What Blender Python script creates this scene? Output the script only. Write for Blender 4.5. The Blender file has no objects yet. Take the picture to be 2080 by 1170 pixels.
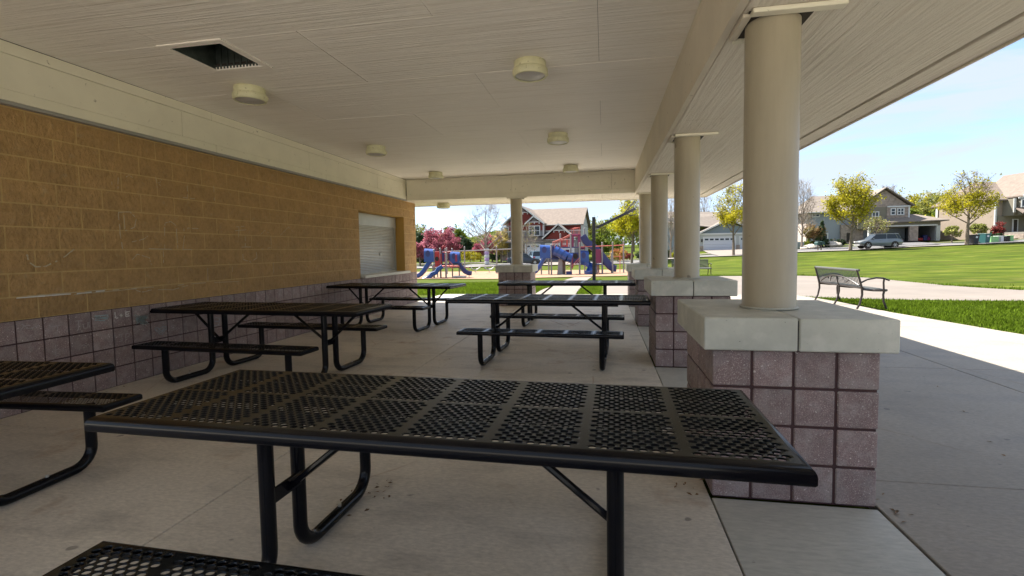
import bpy, math, random
import numpy as np
from mathutils import Vector, Matrix
random.seed(7); np.random.seed(7)
S = bpy.context.scene
COL = S.collection
R = math.radians

# ---------------------------------------------------------------- camera
YAW, PITCH, ROLL = -0.1788, -0.0571, -0.0156
FPX, CX, CY = 953.955, 1055.566, 562.456          # for a 2080 x 1170 frame
EYE = Vector((0, 0, 1.35))
_cy, _sy, _cp, _sp = math.cos(YAW), math.sin(YAW), math.cos(PITCH), math.sin(PITCH)
_f = Vector((_sy*_cp, _cy*_cp, _sp)); _r = Vector((_cy, -_sy, 0)); _u = _r.cross(_f)
_c, _s = math.cos(ROLL), math.sin(ROLL)
CR = _c*_r + _s*_u; CU = -_s*_r + _c*_u; CF = _f
cam_d = bpy.data.cameras.new('camera'); cam = bpy.data.objects.new('camera', cam_d); COL.objects.link(cam)
M3 = Matrix((CR, CU, -CF)).transposed()
cam.matrix_world = Matrix.Translation(EYE) @ M3.to_4x4()
cam_d.sensor_width = 36; cam_d.lens = FPX/2080*36
cam_d.shift_x = (1040-CX)/2080; cam_d.shift_y = (CY-585)/2080
cam_d.clip_start = 0.05; cam_d.clip_end = 3000
S.camera = cam

def at(px, py, d):
    "world point seen at picture position px,py at depth d (metres along the camera axis)"
    v = CR*((px-CX)/FPX) + CU*((CY-py)/FPX) + CF
    return EYE + v*d

# ---------------------------------------------------------------- light
SUN = Vector((-1.62, 1.0, 2.85)).normalized()
sun_el = math.asin(SUN.z); sun_az = math.atan2(SUN.x, SUN.y)
W = bpy.data.worlds.new('World'); S.world = W; W.use_nodes = True
wn = W.node_tree.nodes; wl = W.node_tree.links; wn.clear()
out = wn.new('ShaderNodeOutputWorld'); bg = wn.new('ShaderNodeBackground')
sky = wn.new('ShaderNodeTexSky'); sky.sky_type = 'NISHITA'; sky.sun_disc = False
sky.sun_elevation = sun_el; sky.sun_rotation = sun_az; sky.altitude = 250
sky.air_density = 0.8; sky.dust_density = 0.3; sky.ozone_density = 1.6
bg.inputs['Strength'].default_value = 0.083
tc = wn.new('ShaderNodeTexCoord'); mp = wn.new('ShaderNodeMapping'); mp.inputs['Scale'].default_value = (1.0, 1.6, 8.0)
mp.inputs['Rotation'].default_value = (0.05, 0.12, 0.4)
nz = wn.new('ShaderNodeTexNoise'); nz.inputs['Scale'].default_value = 2.6; nz.inputs['Detail'].default_value = 9; nz.inputs['Roughness'].default_value = 0.55
nz.inputs['Distortion'].default_value = 0.5
rp = wn.new('ShaderNodeValToRGB'); rp.color_ramp.elements[0].position = 0.33; rp.color_ramp.elements[0].color = (0.0, 0.0, 0.0, 1)
rp.color_ramp.elements[1].position = 0.52; rp.color_ramp.elements[1].color = (0.80, 0.80, 0.80, 1)
mx = wn.new('ShaderNodeMixRGB'); mx.inputs[2].default_value = (1.25, 1.36, 1.52, 1)
wl.new(tc.outputs['Generated'], mp.inputs['Vector']); wl.new(mp.outputs[0], nz.inputs['Vector']); wl.new(nz.outputs[0], rp.inputs[0])
veil = wn.new('ShaderNodeMixRGB'); veil.inputs[0].default_value = .78; veil.inputs[2].default_value = (.66, .97, 1.6, 1)   # thin high veil
wl.new(sky.outputs[0], veil.inputs[1]); wl.new(rp.outputs[0], mx.inputs[0]); wl.new(veil.outputs[0], mx.inputs[1]); wl.new(mx.outputs[0], bg.inputs[0]); wl.new(bg.outputs[0], out.inputs[0])
sd = bpy.data.lights.new('sun', 'SUN'); sd.energy = 2.0; sd.angle = R(0.55); sd.color = (1.0, 0.95, 0.87)
so = bpy.data.objects.new('sun', sd); COL.objects.link(so); so.rotation_euler = SUN.to_track_quat('Z', 'Y').to_euler(); so.location = (-20, 10, 40)
S.view_settings.view_transform = 'Standard'; S.view_settings.look = 'None'; S.view_settings.exposure = 3.0; S.view_settings.gamma = 1
S.view_settings.use_curve_mapping = False
S.render.engine = 'CYCLES'
cy = S.cycles; cy.max_bounces = 14; cy.diffuse_bounces = 8; cy.glossy_bounces = 4; cy.transmission_bounces = 4; cy.transparent_max_bounces = 8
cy.sample_clamp_indirect = 8; cy.use_denoising = True
try: cy.denoiser = 'OPENIMAGEDENOISE'
except Exception: pass

# ---------------------------------------------------------------- materials
def srgb(r, g, b):
    f = lambda c: (c/255/12.92 if c/255 <= 0.04045 else ((c/255+0.055)/1.055)**2.4)
    return (f(r), f(g), f(b), 1)
def rgb(r, g, b): return (r, g, b, 1)
MATS = {}
def mat(name, col, rough=0.7, metal=0.0, spec=None, var=0.0, vscale=3.0, bump=0.0, bscale=60.0, stretch=(1, 1, 1), col2=None, c2scale=20.0, c2lo=0.5, c2hi=0.6,
        col3=None, c3scale=1.0, c3lo=.5, c3hi=.65, bdist=0.01, trans=0.0, island=0.0, c2stretch=(1, 1, 1), obj_rand=0.0, fine=None, lines=None, spots=None):
    """one principled material: base colour, slow value variation, up to two noise masked second colours, noise bump"""
    m = bpy.data.materials.new(name); m.use_nodes = True; MATS[name] = m
    n = m.node_tree.nodes; l = m.node_tree.links; b = n['Principled BSDF']
    b.inputs['Roughness'].default_value = rough; b.inputs['Metallic'].default_value = metal
    if spec is not None: b.inputs['Specular IOR Level'].default_value = spec
    geo = n.new('ShaderNodeNewGeometry'); P = geo.outputs['Position']
    def noise(scale, st=(1, 1, 1), det=4, rgh=.6):
        mpp = n.new('ShaderNodeMapping'); mpp.inputs['Scale'].default_value = st; l.new(P, mpp.inputs[0])
        t = n.new('ShaderNodeTexNoise'); t.inputs['Scale'].default_value = scale; t.inputs['Detail'].default_value = det; t.inputs['Roughness'].default_value = rgh
        l.new(mpp.outputs[0], t.inputs['Vector']); return t.outputs[0]
    cur = n.new('ShaderNodeRGB'); cur.outputs[0].default_value = col; cur = cur.outputs[0]
    def mixin(cur, c, fac_socket, lo, hi):
        r_ = n.new('ShaderNodeMapRange'); r_.inputs[1].default_value = lo; r_.inputs[2].default_value = hi; l.new(fac_socket, r_.inputs[0])
        x = n.new('ShaderNodeMixRGB'); l.new(r_.outputs[0], x.inputs[0]); l.new(cur, x.inputs[1]); x.inputs[2].default_value = c; return x.outputs[0]
    if col2: cur = mixin(cur, col2, noise(c2scale, c2stretch), c2lo, c2hi)
    if col3: cur = mixin(cur, col3, noise(c3scale), c3lo, c3hi)
    if lines:   # hairline cracks / rust lines: thin voronoi edges, broken up by noise
        vo = n.new('ShaderNodeTexVoronoi'); vo.feature = 'DISTANCE_TO_EDGE'; vo.inputs['Scale'].default_value = lines[0]; mpp = n.new('ShaderNodeMapping'); mpp.inputs['Scale'].default_value = (1, 1.0, 1)
        wb = n.new('ShaderNodeTexNoise'); wb.inputs['Scale'].default_value = 2.5; ad = n.new('ShaderNodeMixRGB'); ad.inputs[0].default_value = .06; l.new(P, wb.inputs['Vector']); l.new(P, ad.inputs[1]); l.new(wb.outputs[1], ad.inputs[2]); l.new(ad.outputs[0], vo.inputs['Vector'])
        lt = n.new('ShaderNodeMapRange'); lt.inputs[1].default_value = lines[1]; lt.inputs[2].default_value = 0.0; l.new(vo.outputs['Distance'], lt.inputs[0])
        ng = n.new('ShaderNodeMapRange'); ng.inputs[1].default_value = .48; ng.inputs[2].default_value = .62; ng.inputs[4].default_value = .8; l.new(noise(.8), ng.inputs[0])
        mu = n.new('ShaderNodeMath'); mu.operation = 'MULTIPLY'; l.new(lt.outputs[0], mu.inputs[0]); l.new(ng.outputs[0], mu.inputs[1])
        x = n.new('ShaderNodeMixRGB'); l.new(mu.outputs[0], x.inputs[0]); l.new(cur, x.inputs[1]); x.inputs[2].default_value = lines[2]; cur = x.outputs[0]
    if spots: cur = mixin(cur, spots[2], noise(spots[0], det=1), spots[1], spots[1]+.02)
    if fine:
        q = n.new('ShaderNodeMapRange'); q.inputs[1].default_value = .35; q.inputs[2].default_value = .65; q.inputs[3].default_value = 1-fine[1]; q.inputs[4].default_value = 1+fine[1]
        l.new(noise(fine[0], fine[2], 5, .7), q.inputs[0]); h2 = n.new('ShaderNodeHueSaturation'); l.new(cur, h2.inputs['Color']); l.new(q.outputs[0], h2.inputs['Value']); cur = h2.outputs[0]
    if var or island or obj_rand:
        hs = n.new('ShaderNodeHueSaturation'); l.new(cur, hs.inputs['Color'])
        r_ = n.new('ShaderNodeMapRange'); r_.inputs[1].default_value = .3; r_.inputs[2].default_value = .7; r_.inputs[3].default_value = 1-var; r_.inputs[4].default_value = 1+var
        l.new(noise(vscale, stretch if not bump else (1, 1, 1)), r_.inputs[0]); v = r_.outputs[0]
        def rnd(sock, amt, v):
            q = n.new('ShaderNodeMapRange'); q.inputs[3].default_value = 1-amt; q.inputs[4].default_value = 1+amt; l.new(sock, q.inputs[0])
            mu = n.new('ShaderNodeMath'); mu.operation = 'MULTIPLY'; l.new(v, mu.inputs[0]); l.new(q.outputs[0], mu.inputs[1]); return mu.outputs[0]
        if island: v = rnd(geo.outputs['Random Per Island'], island, v)
        if obj_rand:
            oi = n.new('ShaderNodeObjectInfo'); v = rnd(oi.outputs['Random'], obj_rand, v)
        l.new(v, hs.inputs['Value']); cur = hs.outputs[0]
    l.new(cur, b.inputs['Base Color'])
    if bump:
        bp = n.new('ShaderNodeBump'); bp.inputs['Strength'].default_value = bump; bp.inputs['Distance'].default_value = bdist
        l.new(noise(bscale, stretch, 6, .65), bp.inputs['Height']); l.new(bp.outputs[0], b.inputs['Normal'])
    if trans:
        tr = n.new('ShaderNodeBsdfTranslucent'); l.new(cur, tr.inputs[0]); ms = n.new('ShaderNodeMixShader'); ms.inputs[0].default_value = trans
        l.new(b.outputs[0], ms.inputs[1]); l.new(tr.outputs[0], ms.inputs[2]); l.new(ms.outputs[0], n['Material Output'].inputs[0])
    return m

m_ceil = mat('painted_plywood_ceiling', rgb(.87, .825, .745), .6, var=.04, vscale=.5, bump=.55, bscale=2.0, stretch=(.5, 20, 1), bdist=.03, col2=rgb(.78, .725, .63), c2scale=1.5, c2lo=.52, c2hi=.70, c2stretch=(.5, 24, 1))
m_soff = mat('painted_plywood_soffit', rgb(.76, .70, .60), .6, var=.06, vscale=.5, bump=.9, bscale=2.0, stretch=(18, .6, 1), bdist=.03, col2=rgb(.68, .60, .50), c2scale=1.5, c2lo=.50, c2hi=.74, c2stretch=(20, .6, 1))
m_beam = mat('cream_beam_paint', rgb(.74, .70, .56), .6, var=.06, vscale=2, bump=.12, bscale=25, col2=rgb(.30, .27, .19), c2scale=14, c2lo=.66, c2hi=.74)
m_beamr = mat('beige_beam_paint', rgb(.64, .575, .46), .6, var=.07, vscale=2, bump=.15, bscale=25, col2=rgb(.25, .21, .15), c2scale=16, c2lo=.68, c2hi=.76)
m_col = mat('beige_column_paint', rgb(.385, .335, .24), .42, fine=(5, .08, (1, 1, .12)), spots=(9, .735, rgb(.24, .20, .14)), var=.06, vscale=1.2, bump=.08, bscale=15, bdist=.01)
m_dark = mat('dark_gap', rgb(.035, .028, .022), .9)
m_cap = mat('cast_stone', rgb(.50, .495, .42), .6, var=.10, vscale=6, bump=.25, bscale=90, bdist=.004, col2=rgb(.16, .16, .15), c2scale=75, c2lo=.67, c2hi=.70, col3=rgb(.60, .58, .50), c3scale=7, c3lo=.5, c3hi=.7)
m_pb = mat('plum_ground_face_block', rgb(.235, .165, .158), .8, var=.12, vscale=14, bump=.5, bscale=110, bdist=.006, col2=rgb(.50, .43, .40), c2scale=230, c2lo=.57, c2hi=.63, col3=rgb(.30, .245, .23), c3scale=10, c3lo=.45, c3hi=.65, obj_rand=.13, fine=(130, .22, (1, 1, 1)), spots=(60, .70, rgb(.55, .48, .44)))
m_pm = mat('plum_mortar', rgb(.062, .03, .03), .9, bump=.3, bscale=80)
m_ob = mat('gold_split_face_block', rgb(.43, .26, .105), .8, var=.12, vscale=4, bump=1.0, bscale=26, bdist=.035, stretch=(1, 1, .55), col2=rgb(.35, .205, .07), c2scale=14, c2lo=.5, c2hi=.74, col3=rgb(.42, .29, .15), c3scale=12, c3lo=.58, c3hi=.80, obj_rand=.06, fine=(40, .10, (1, 1, .6)))
m_om = mat('gold_mortar', rgb(.54, .37, .155), .8, var=.1, vscale=8, bump=.2, bscale=60)
m_og = mat('gold_smooth_render', rgb(.46, .27, .06), .75, var=.06, vscale=3)
m_floor = mat('broom_finished_concrete', rgb(.60, .545, .46), .55, var=.10, vscale=.9, bump=.28, bscale=5, stretch=(4, 30, 1), bdist=.004, col2=rgb(.44, .40, .34), c2scale=1.7, c2lo=.50, c2hi=.72, c2stretch=(1, 2.6, 1), col3=rgb(.36, .24, .15), c3scale=2.2, c3lo=.60, c3hi=.76, fine=(26, .15, (1, 2.5, 1)), lines=(.55, .006, rgb(.30, .17, .08)), spots=(6, .75, rgb(.30, .27, .23)))
m_apron = mat('outdoor_concrete', rgb(.28, .245, .20), .75, var=.09, vscale=1.2, bump=.2, bscale=8, stretch=(4, 22, 1), bdist=.004, col2=rgb(.235, .21, .18), c2scale=.9, c2lo=.50, c2hi=.66, c2stretch=(1, 2.2, 1), fine=(26, .14, (1, 2.5, 1)), lines=(.45, .005, rgb(.22, .16, .11)), spots=(9, .74, rgb(.17, .15, .13)))
m_strip = mat('smooth_pale_concrete', rgb(.43, .415, .36), .6, var=.08, vscale=2.0, bump=.12, bscale=50, bdist=.003, col2=rgb(.2, .19, .18), c2scale=9, c2lo=.70, c2hi=.74, fine=(12, .12, (1, 4, 1)))
m_walk = mat('walk_concrete', rgb(.19, .163, .136), .8, var=.08, vscale=1.0)
m_court = mat('worn_pinkish_asphalt', rgb(.18, .152, .128), .85, var=.10, vscale=.7, bump=.2, bscale=80, bdist=.004, col2=rgb(.145, .122, .104), c2scale=3, c2lo=.5, c2hi=.8, c2stretch=(.4, 1.6, 1))
m_grass = mat('lawn', rgb(.046, .069, .0045), .9, spec=.08, var=.30, vscale=.35, bump=.6, bscale=9, bdist=.06, col2=rgb(.082, .098, .010), c2scale=1.1, c2lo=.44, c2hi=.66, c2stretch=(.25, 1, 1), col3=rgb(.13, .122, .028), c3scale=.5, c3lo=.56, c3hi=.78, fine=(2.2, .16, (.35, 1, 1)))
m_blade = mat('grass_blades', rgb(.10, .155, .010), .8, spec=.08, var=.2, vscale=1.5, island=.35, trans=.5, col2=rgb(.13, .19, .02), c2scale=2, c2lo=.5, c2hi=.7)
m_mulch = mat('wood_chips', rgb(.24, .145, .085), .9, var=.2, vscale=4, bump=.6, bscale=18, col2=rgb(.34, .20, .12), c2scale=5, c2lo=.45, c2hi=.7)
m_road = mat('street_asphalt', rgb(.12, .115, .115), .85, var=.07, vscale=1)
m_kerb = mat('kerb_concrete', rgb(.23, .205, .175), .8, var=.05, vscale=1)
m_black = mat('glossy_black_coating', rgb(.004, .004, .006), .18, spec=.22, bump=.06, bscale=220, bdist=.001)
m_top = mat('black_coated_mesh', rgb(.006, .0068, .008), .22, spec=.45, var=.25, vscale=5, bump=.04, bscale=160, bdist=.001)
m_top.node_tree.nodes['Principled BSDF'].inputs['Specular Tint'].default_value = (.74, .86, 1, 1)
m_bolt = mat('zinc_bolt', rgb(.6, .6, .58), .35, metal=1)
m_lamp = mat('aged_ivory_plastic', rgb(.62, .60, .38), .5, var=.10, vscale=14, col2=rgb(.28, .24, .12), c2scale=38, c2lo=.64, c2hi=.72)
m_lens = mat('frosted_lens', rgb(.42, .40, .38), .35)
m_duct = mat('galvanised_duct', rgb(.07, .085, .075), .5, metal=.5, var=.4, vscale=9)
m_shut = mat('galvanised_shutter', rgb(.46, .46, .43), .38, metal=.35, var=.06, vscale=5)
m_sill = mat('steel_counter', rgb(.60, .59, .53), .4, var=.05, vscale=4)
m_chalk = mat('white_chalk', rgb(.68, .65, .60), .95)
m_chalkf = mat('faint_chalk', rgb(.50, .42, .29), .95)
m_chalkp = mat('faint_chalk_on_plum', rgb(.36, .32, .31), .95)
m_chalkc = mat('blue_chalk', rgb(.28, .36, .36), .95)
m_roofd = mat('pavilion_shingles', rgb(.12, .10, .08), .9)
m_bench = mat('bench_green_grey', rgb(.085, .085, .075), .35, spec=.6)
m_benchf = mat('bench_brown_black', rgb(.03, .022, .02), .4)
m_red = mat('playground_red', rgb(.42, .02, .025), .4)
m_maroon = mat('playground_maroon', rgb(.22, .025, .085), .4)
m_blue = mat('playground_blue', rgb(.018, .062, .25), .3, spec=.6)
m_navy = mat('playground_navy', rgb(.03, .035, .14), .4)
m_grey = mat('playground_grey', rgb(0.247, 0.232, 0.232), .5)
m_brown = mat('playground_brown', rgb(.19, .13, .10), .6)
m_rail = mat('playground_salmon_rail', rgb(.55, .14, .11), .45)
m_yel = mat('playground_yellow', rgb(.65, .50, .12), .5)
m_steel = mat('painted_steel', rgb(.40, .40, .39), .5)
m_pole = mat('black_pole', rgb(.012, .010, .012), .5)
m_white = mat('white_trim', rgb(0.570, 0.570, 0.555), .6)
m_glass = mat('window_glass', rgb(.03, .04, .05), .12, spec=.35)
m_hred = mat('red_siding', rgb(0.165, 0.022, 0.015), .75, var=.05, vscale=3)
m_hgrey = mat('grey_siding', rgb(0.188, 0.184, 0.188), .8, var=.05, vscale=3)
m_htan = mat('tan_siding', rgb(0.281, 0.225, 0.174), .8, var=.05, vscale=3)
m_hcream = mat('cream_siding', rgb(0.450, 0.375, 0.330), .8, var=.04, vscale=3)
m_hteal = mat('slate_siding', rgb(.16, .20, .22), .8)
m_hblue = mat('blue_grey_siding', rgb(0.270, 0.292, 0.315), .8)
m_holive = mat('olive_siding', rgb(0.180, 0.161, 0.120), .8)
m_hpale = mat('pale_grey_siding', rgb(0.413, 0.420, 0.405), .8)
m_stone = mat('field_stone', rgb(.30, .24, .20), .9, var=.35, vscale=3, bump=.7, bscale=4, bdist=.05)
m_roof1 = mat('tan_shingles', rgb(0.169, 0.132, 0.107), .9, var=.16, vscale=2.5, col2=rgb(.20, .16, .13), c2scale=9, c2lo=.5, c2hi=.7)
m_roof2 = mat('brown_shingles', rgb(0.180, 0.150, 0.124), .9, var=.14, vscale=2.5, col2=rgb(.17, .14, .12), c2scale=9, c2lo=.5, c2hi=.7)
m_garage = mat('white_garage_door', rgb(0.525, 0.540, 0.585), .5)
m_int = mat('garage_interior', rgb(.10, .10, .10), .9)
m_intl = mat('garage_drywall', rgb(.40, .40, .40), .9)
m_bark = mat('grey_brown_bark', rgb(.17, .13, .095), .9, var=.25, vscale=6, bump=.5, bscale=20, bdist=.02)
m_barkl = mat('pale_twigs', rgb(.26, .21, .165), .9, var=.2, vscale=3)
def leafmat(n_, c, c2=None, tr=.4): return mat(n_, c, .65, var=.22, vscale=.9, island=.38, trans=tr, col2=c2, c2scale=.9, c2lo=.42, c2hi=.62, spec=.2)
l_yg = leafmat('yellow_green_leaves', rgb(.32, .29, .014), rgb(.44, .385, .018))
l_bright = leafmat('bright_yellow_leaves', rgb(.46, .42, .015), rgb(.33, .34, .02))
l_pale = leafmat('pale_green_leaves', rgb(.24, .26, .06), rgb(.32, .32, .08))
l_mid = leafmat('mid_green_leaves', rgb(.11, .165, .02), rgb(.18, .21, .022))
l_dark = leafmat('dark_evergreen_needles', rgb(.030, .058, .026), rgb(.055, .085, .035), .15)
l_crim = leafmat('crimson_blossom', rgb(.34, .085, .12), rgb(.46, .18, .22))
l_pink = leafmat('pink_blossom', rgb(.42, .10, .17), rgb(.30, .08, .10))
l_gold = leafmat('pale_gold_blossom', rgb(.55, .42, .12), rgb(.42, .36, .10))
l_rust = leafmat('rusty_leaves', rgb(.26, .16, .07), rgb(.20, .18, .07))
l_red = leafmat('red_leaves', rgb(.22, .04, .035), None)
l_orange = leafmat('orange_shrub_leaves', rgb(.50, .23, .07), rgb(.40, .30, .08))

# ---------------------------------------------------------------- mesh helpers
class MB:
    def __init__(s): s.v = []; s.f = []; s.mi = []; s.cur = 0
    def add(s, vs, fs):
        o = len(s.v); s.v += [tuple(p) for p in vs]; s.f += [tuple(i+o for i in f) for f in fs]; s.mi += [s.cur]*len(fs); return s
    def box(s, a, b):
        x0, y0, z0 = a; x1, y1, z1 = b
        vs = [(x0,y0,z0),(x1,y0,z0),(x1,y1,z0),(x0,y1,z0),(x0,y0,z1),(x1,y0,z1),(x1,y1,z1),(x0,y1,z1)]
        return s.add(vs, [(0,3,2,1),(4,5,6,7),(0,1,5,4),(1,2,6,5),(2,3,7,6),(3,0,4,7)])
    def cbox(s, a, b, c):
        "box with chamfered edges on all sides (c = chamfer)"
        a = Vector(a); b = Vector(b); vs = []; idx = {}
        for sx in (0, 1):
            for sy in (0, 1):
                for sz in (0, 1):
                    P = [ (a, b)[k][i] for i, k in enumerate((sx, sy, sz)) ]
                    D = [ c if k == 0 else -c for k in (sx, sy, sz) ]
                    for ax in range(3):
                        q = [P[i] + (D[i] if i != ax else 0) for i in range(3)]; idx[(sx, sy, sz, ax)] = len(vs); vs.append(q)
        fs = []
        for ax in range(3):
            o = [i for i in range(3) if i != ax]
            for sd in (0, 1):
                loop = []
                for p, q in ((0,0),(1,0),(1,1),(0,1)):
                    k = [0,0,0]; k[ax] = sd; k[o[0]] = p; k[o[1]] = q; loop.append(idx[(*k, ax)])
                fs.append(tuple(loop))
            for p in (0, 1):
                for q in (0, 1):   # edge along axis ax
                    k0 = [0,0,0]; k1 = [0,0,0]; k1[ax] = 1
                    for k in (k0, k1): k[o[0]] = p; k[o[1]] = q
                    fs.append((idx[(*k0, o[0])], idx[(*k0, o[1])], idx[(*k1, o[1])], idx[(*k1, o[0])]))
        for sx in (0, 1):
            for sy in (0, 1):
                for sz in (0, 1): fs.append(tuple(idx[(sx, sy, sz, k)] for k in range(3)))
        return s.add(vs, fs)
    def tube(s, pts, r, n=10, cap=True, flat=1.0):
        pts = [Vector(p) for p in pts]; rr = r if isinstance(r, (list, tuple)) else [r]*len(pts)
        rings = []; prev = None
        for i, p in enumerate(pts):
            t = (pts[min(i+1, len(pts)-1)] - pts[max(i-1, 0)]).normalized()
            if prev is None: a = t.orthogonal().normalized()
            else: a = (prev - t*prev.dot(t)); a = a.normalized() if a.length > 1e-6 else t.orthogonal().normalized()
            prev = a; b = t.cross(a)
            rings.append([p + a*math.cos(2*math.pi*k/n)*rr[i] + b*math.sin(2*math.pi*k/n)*rr[i]*flat for k in range(n)])
        vs = [q for rg in rings for q in rg]; fs = []
        for i in range(len(pts)-1):
            for k in range(n): fs.append((i*n+k, i*n+(k+1)%n, (i+1)*n+(k+1)%n, (i+1)*n+k))
        if cap: fs += [tuple(range(n-1, -1, -1)), tuple(range((len(pts)-1)*n, len(pts)*n))]
        return s.add(vs, fs)
    def lathe(s, prof, c=(0,0,0), n=32):
        vs = []; fs = []
        for r_, z in prof:
            for k in range(n): vs.append((c[0]+r_*math.cos(2*math.pi*k/n), c[1]+r_*math.sin(2*math.pi*k/n), c[2]+z))
        for i in range(len(prof)-1):
            for k in range(n): fs.append((i*n+k, i*n+(k+1)%n, (i+1)*n+(k+1)%n, (i+1)*n+k))
        return s.add(vs, fs)
    def prism(s, poly, fn, t0, t1):
        "extrude 2d poly between t0,t1; fn(a,b,t)->xyz"
        n = len(poly); vs = [fn(a, b, t0) for a, b in poly] + [fn(a, b, t1) for a, b in poly]
        return s.add(vs, [tuple(range(n)), tuple(range(2*n-1, n-1, -1))] + [(i, (i+1)%n, n+(i+1)%n, n+i) for i in range(n)])
    def build(s, name, m, parent=None, smooth=False, fix=True):
        me = bpy.data.meshes.new(name); me.from_pydata(s.v, [], s.f)
        for mm in (m if isinstance(m, (list, tuple)) else [m]): me.materials.append(mm)
        if any(s.mi): me.polygons.foreach_set('material_index', s.mi)
        if fix:
            import bmesh
            b = bmesh.new(); b.from_mesh(me); bmesh.ops.recalc_face_normals(b, faces=b.faces); b.to_mesh(me); b.free()
        if smooth:
            me.polygons.foreach_set('use_smooth', [True]*len(me.polygons)); me.set_sharp_from_angle(angle=R(40))
        me.update()
        return link(name, me, parent)
def link(name, me, parent=None):
    o = bpy.data.objects.new(name, me); COL.objects.link(o)
    if parent is not None: o.parent = parent
    return o
def tag(o, label=None, cat=None, group=None, kind=None):
    if label: o['label'] = label
    if cat: o['category'] = cat
    if group: o['group'] = group
    if kind: o['kind'] = kind
    return o
def thing(name, label, cat, loc=(0,0,0), rz=0, group=None):
    o = bpy.data.objects.new(name, None); COL.objects.link(o); o.location = loc; o.rotation_euler = (0,0,rz); o.empty_display_size = .2
    return tag(o, label, cat, group)
def copy_tree(o, parent=None):
    c = o.copy(); COL.objects.link(c); c.parent = parent
    for ch in o.children: copy_tree(ch, c)
    return c
def arc(c, r, a0, a1, e1, e2, n=6):
    c = Vector(c); e1 = Vector(e1); e2 = Vector(e2)
    return [c + e1*r*math.cos(a0+(a1-a0)*i/n) + e2*r*math.sin(a0+(a1-a0)*i/n) for i in range(n+1)]

# ---------------------------------------------------------------- terrain
CP = []
for x, y, z in [(-12,-15,-.04),(0,-20,-.04),(14,-15,0.1),(-14,0,-.04),(8,0,-.03),(12,6,-.02),(-12,10,-.05),(0,14,-.04),(6,14,-.03),(-4,15,-.05),(4.4,18,-.04),(-2,20,-.22),
                (4.6,23.8,-.05),(8.6,23.4,-.03),(10.5,21,0),(11,16,0),(11.6,14,0),(16,12,.05),(-8,22,-.3),(-20,20,-.4),(-60,20,-.6),(-60,80,-.2),(60,10,2),(60,-30,1.5),(-60,-40,-.3),
                (24,12,.4),(-100,150,1),(0,200,2.5),(120,150,5),(150,40,5),(0,-100,0),(300,300,6),(-300,300,2),(0,500,4),(500,0,6),(-500,0,0),(0,-500,0),(-500,500,2),(500,500,8)]: CP.append((x,y,z))
for px, py, d in [(850,568,34),(1000,568,34),(1150,563.5,34),(1300,561,34),(780,566,36),(850,553,50),(1000,552,50),(1150,549,50),(1300,547,50),(850,545,62),(1065,539,62),(1180,536,62),(1300,534,60),
                  (870,532,80),(1000,528,80),(1100,529,78),(1290,526,75),(1350,527,57),(1420,523.5,55),(1500,520,55),(1620,513.5,53),(1740,508.5,53),(1850,502,52),(1963,498,50),(2080,492,48),(2250,487,46),
                  (1420,509,76),(1500,509,76),(1660,496,68),(1850,489.5,70),(2040,473,64),(2120,470,62),(1905,493,62)]:
    q = at(px, py, d); CP.append((q.x, q.y, q.z))
CP = np.array(CP)
_A = np.linalg.norm(CP[:, None, :2]-CP[None, :, :2], axis=2); _n = len(CP)
_K = np.zeros((_n+1, _n+1)); _K[:_n, :_n] = _A; _K[:_n, _n] = 1; _K[_n, :_n] = 1
_wt = np.linalg.solve(_K, np.append(CP[:, 2], 0))
def tz(x, y):
    x = np.asarray(x, float); y = np.asarray(y, float)
    d = np.sqrt((x[..., None]-CP[:, 0])**2+(y[..., None]-CP[:, 1])**2)
    z = d@_wt[:_n]+_wt[_n]
    dx = np.maximum(np.maximum(-9-x, x-8), 0); dy = np.maximum(np.maximum(-12-y, y-13.5), 0); k = np.clip(np.hypot(dx, dy)/5, 0, 1); k = k*k*(3-2*k)
    return -.05*(1-k)+z*k
def zat(x, y): return float(tz(x, y))
def on(px, d, py0=520):
    "ground point under picture column px at camera depth d"
    q = at(px, py0, d); q.z = zat(q.x, q.y); return q
xs = np.concatenate([[-900,-500,-300,-200,-140,-110], np.arange(-90, -24, 3), np.arange(-24, 30, 1.0), np.arange(30, 91, 3), [110,140,200,300,500,900]])
ys = np.concatenate([[-900,-400,-200,-100,-60,-30], np.arange(-20, 60, 1.0), np.arange(60, 121, 3), [140,170,220,300,450,900]])
X, Y = np.meshgrid(xs, ys); Zg = tz(X, Y); nx, ny = len(xs), len(ys)
g = MB(); g.v = [tuple(p) for p in np.stack([X.ravel(), Y.ravel(), Zg.ravel()], 1).tolist()]
g.f = [(j*nx+i, j*nx+i+1, (j+1)*nx+i+1, (j+1)*nx+i) for j in range(ny-1) for i in range(nx-1)]; g.mi = [0]*len(g.f)
tag(g.build('ground', m_grass, smooth=True, fix=False), kind='structure')
def resample(pl, n):
    pl = [Vector((p[0], p[1], 0)) for p in pl]; L = [0]
    for a, b in zip(pl, pl[1:]): L.append(L[-1]+(b-a).length)
    o = []
    for i in range(n+1):
        t = L[-1]*i/n; k = 0
        while k < len(L)-2 and L[k+1] < t: k += 1
        o.append(pl[k].lerp(pl[k+1], (t-L[k])/max(1e-9, L[k+1]-L[k])))
    return o
def sheet(name, e0, e1, m, lift, n=60, w=8, kind='structure'):
    A = resample(e0, n); B = resample(e1, n); b = MB(); vs = []
    for i in range(n+1):
        for j in range(w+1):
            p = A[i].lerp(B[i], j/w); vs.append((p.x, p.y, zat(p.x, p.y)+lift))
    b.add(vs, [(i*(w+1)+j, (i+1)*(w+1)+j, (i+1)*(w+1)+j+1, i*(w+1)+j+1) for i in range(n) for j in range(w)])
    return tag(b.build(name, m, smooth=True), kind=kind)
P2 = lambda px, d: tuple(at(px, 520, d))[:2]
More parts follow.
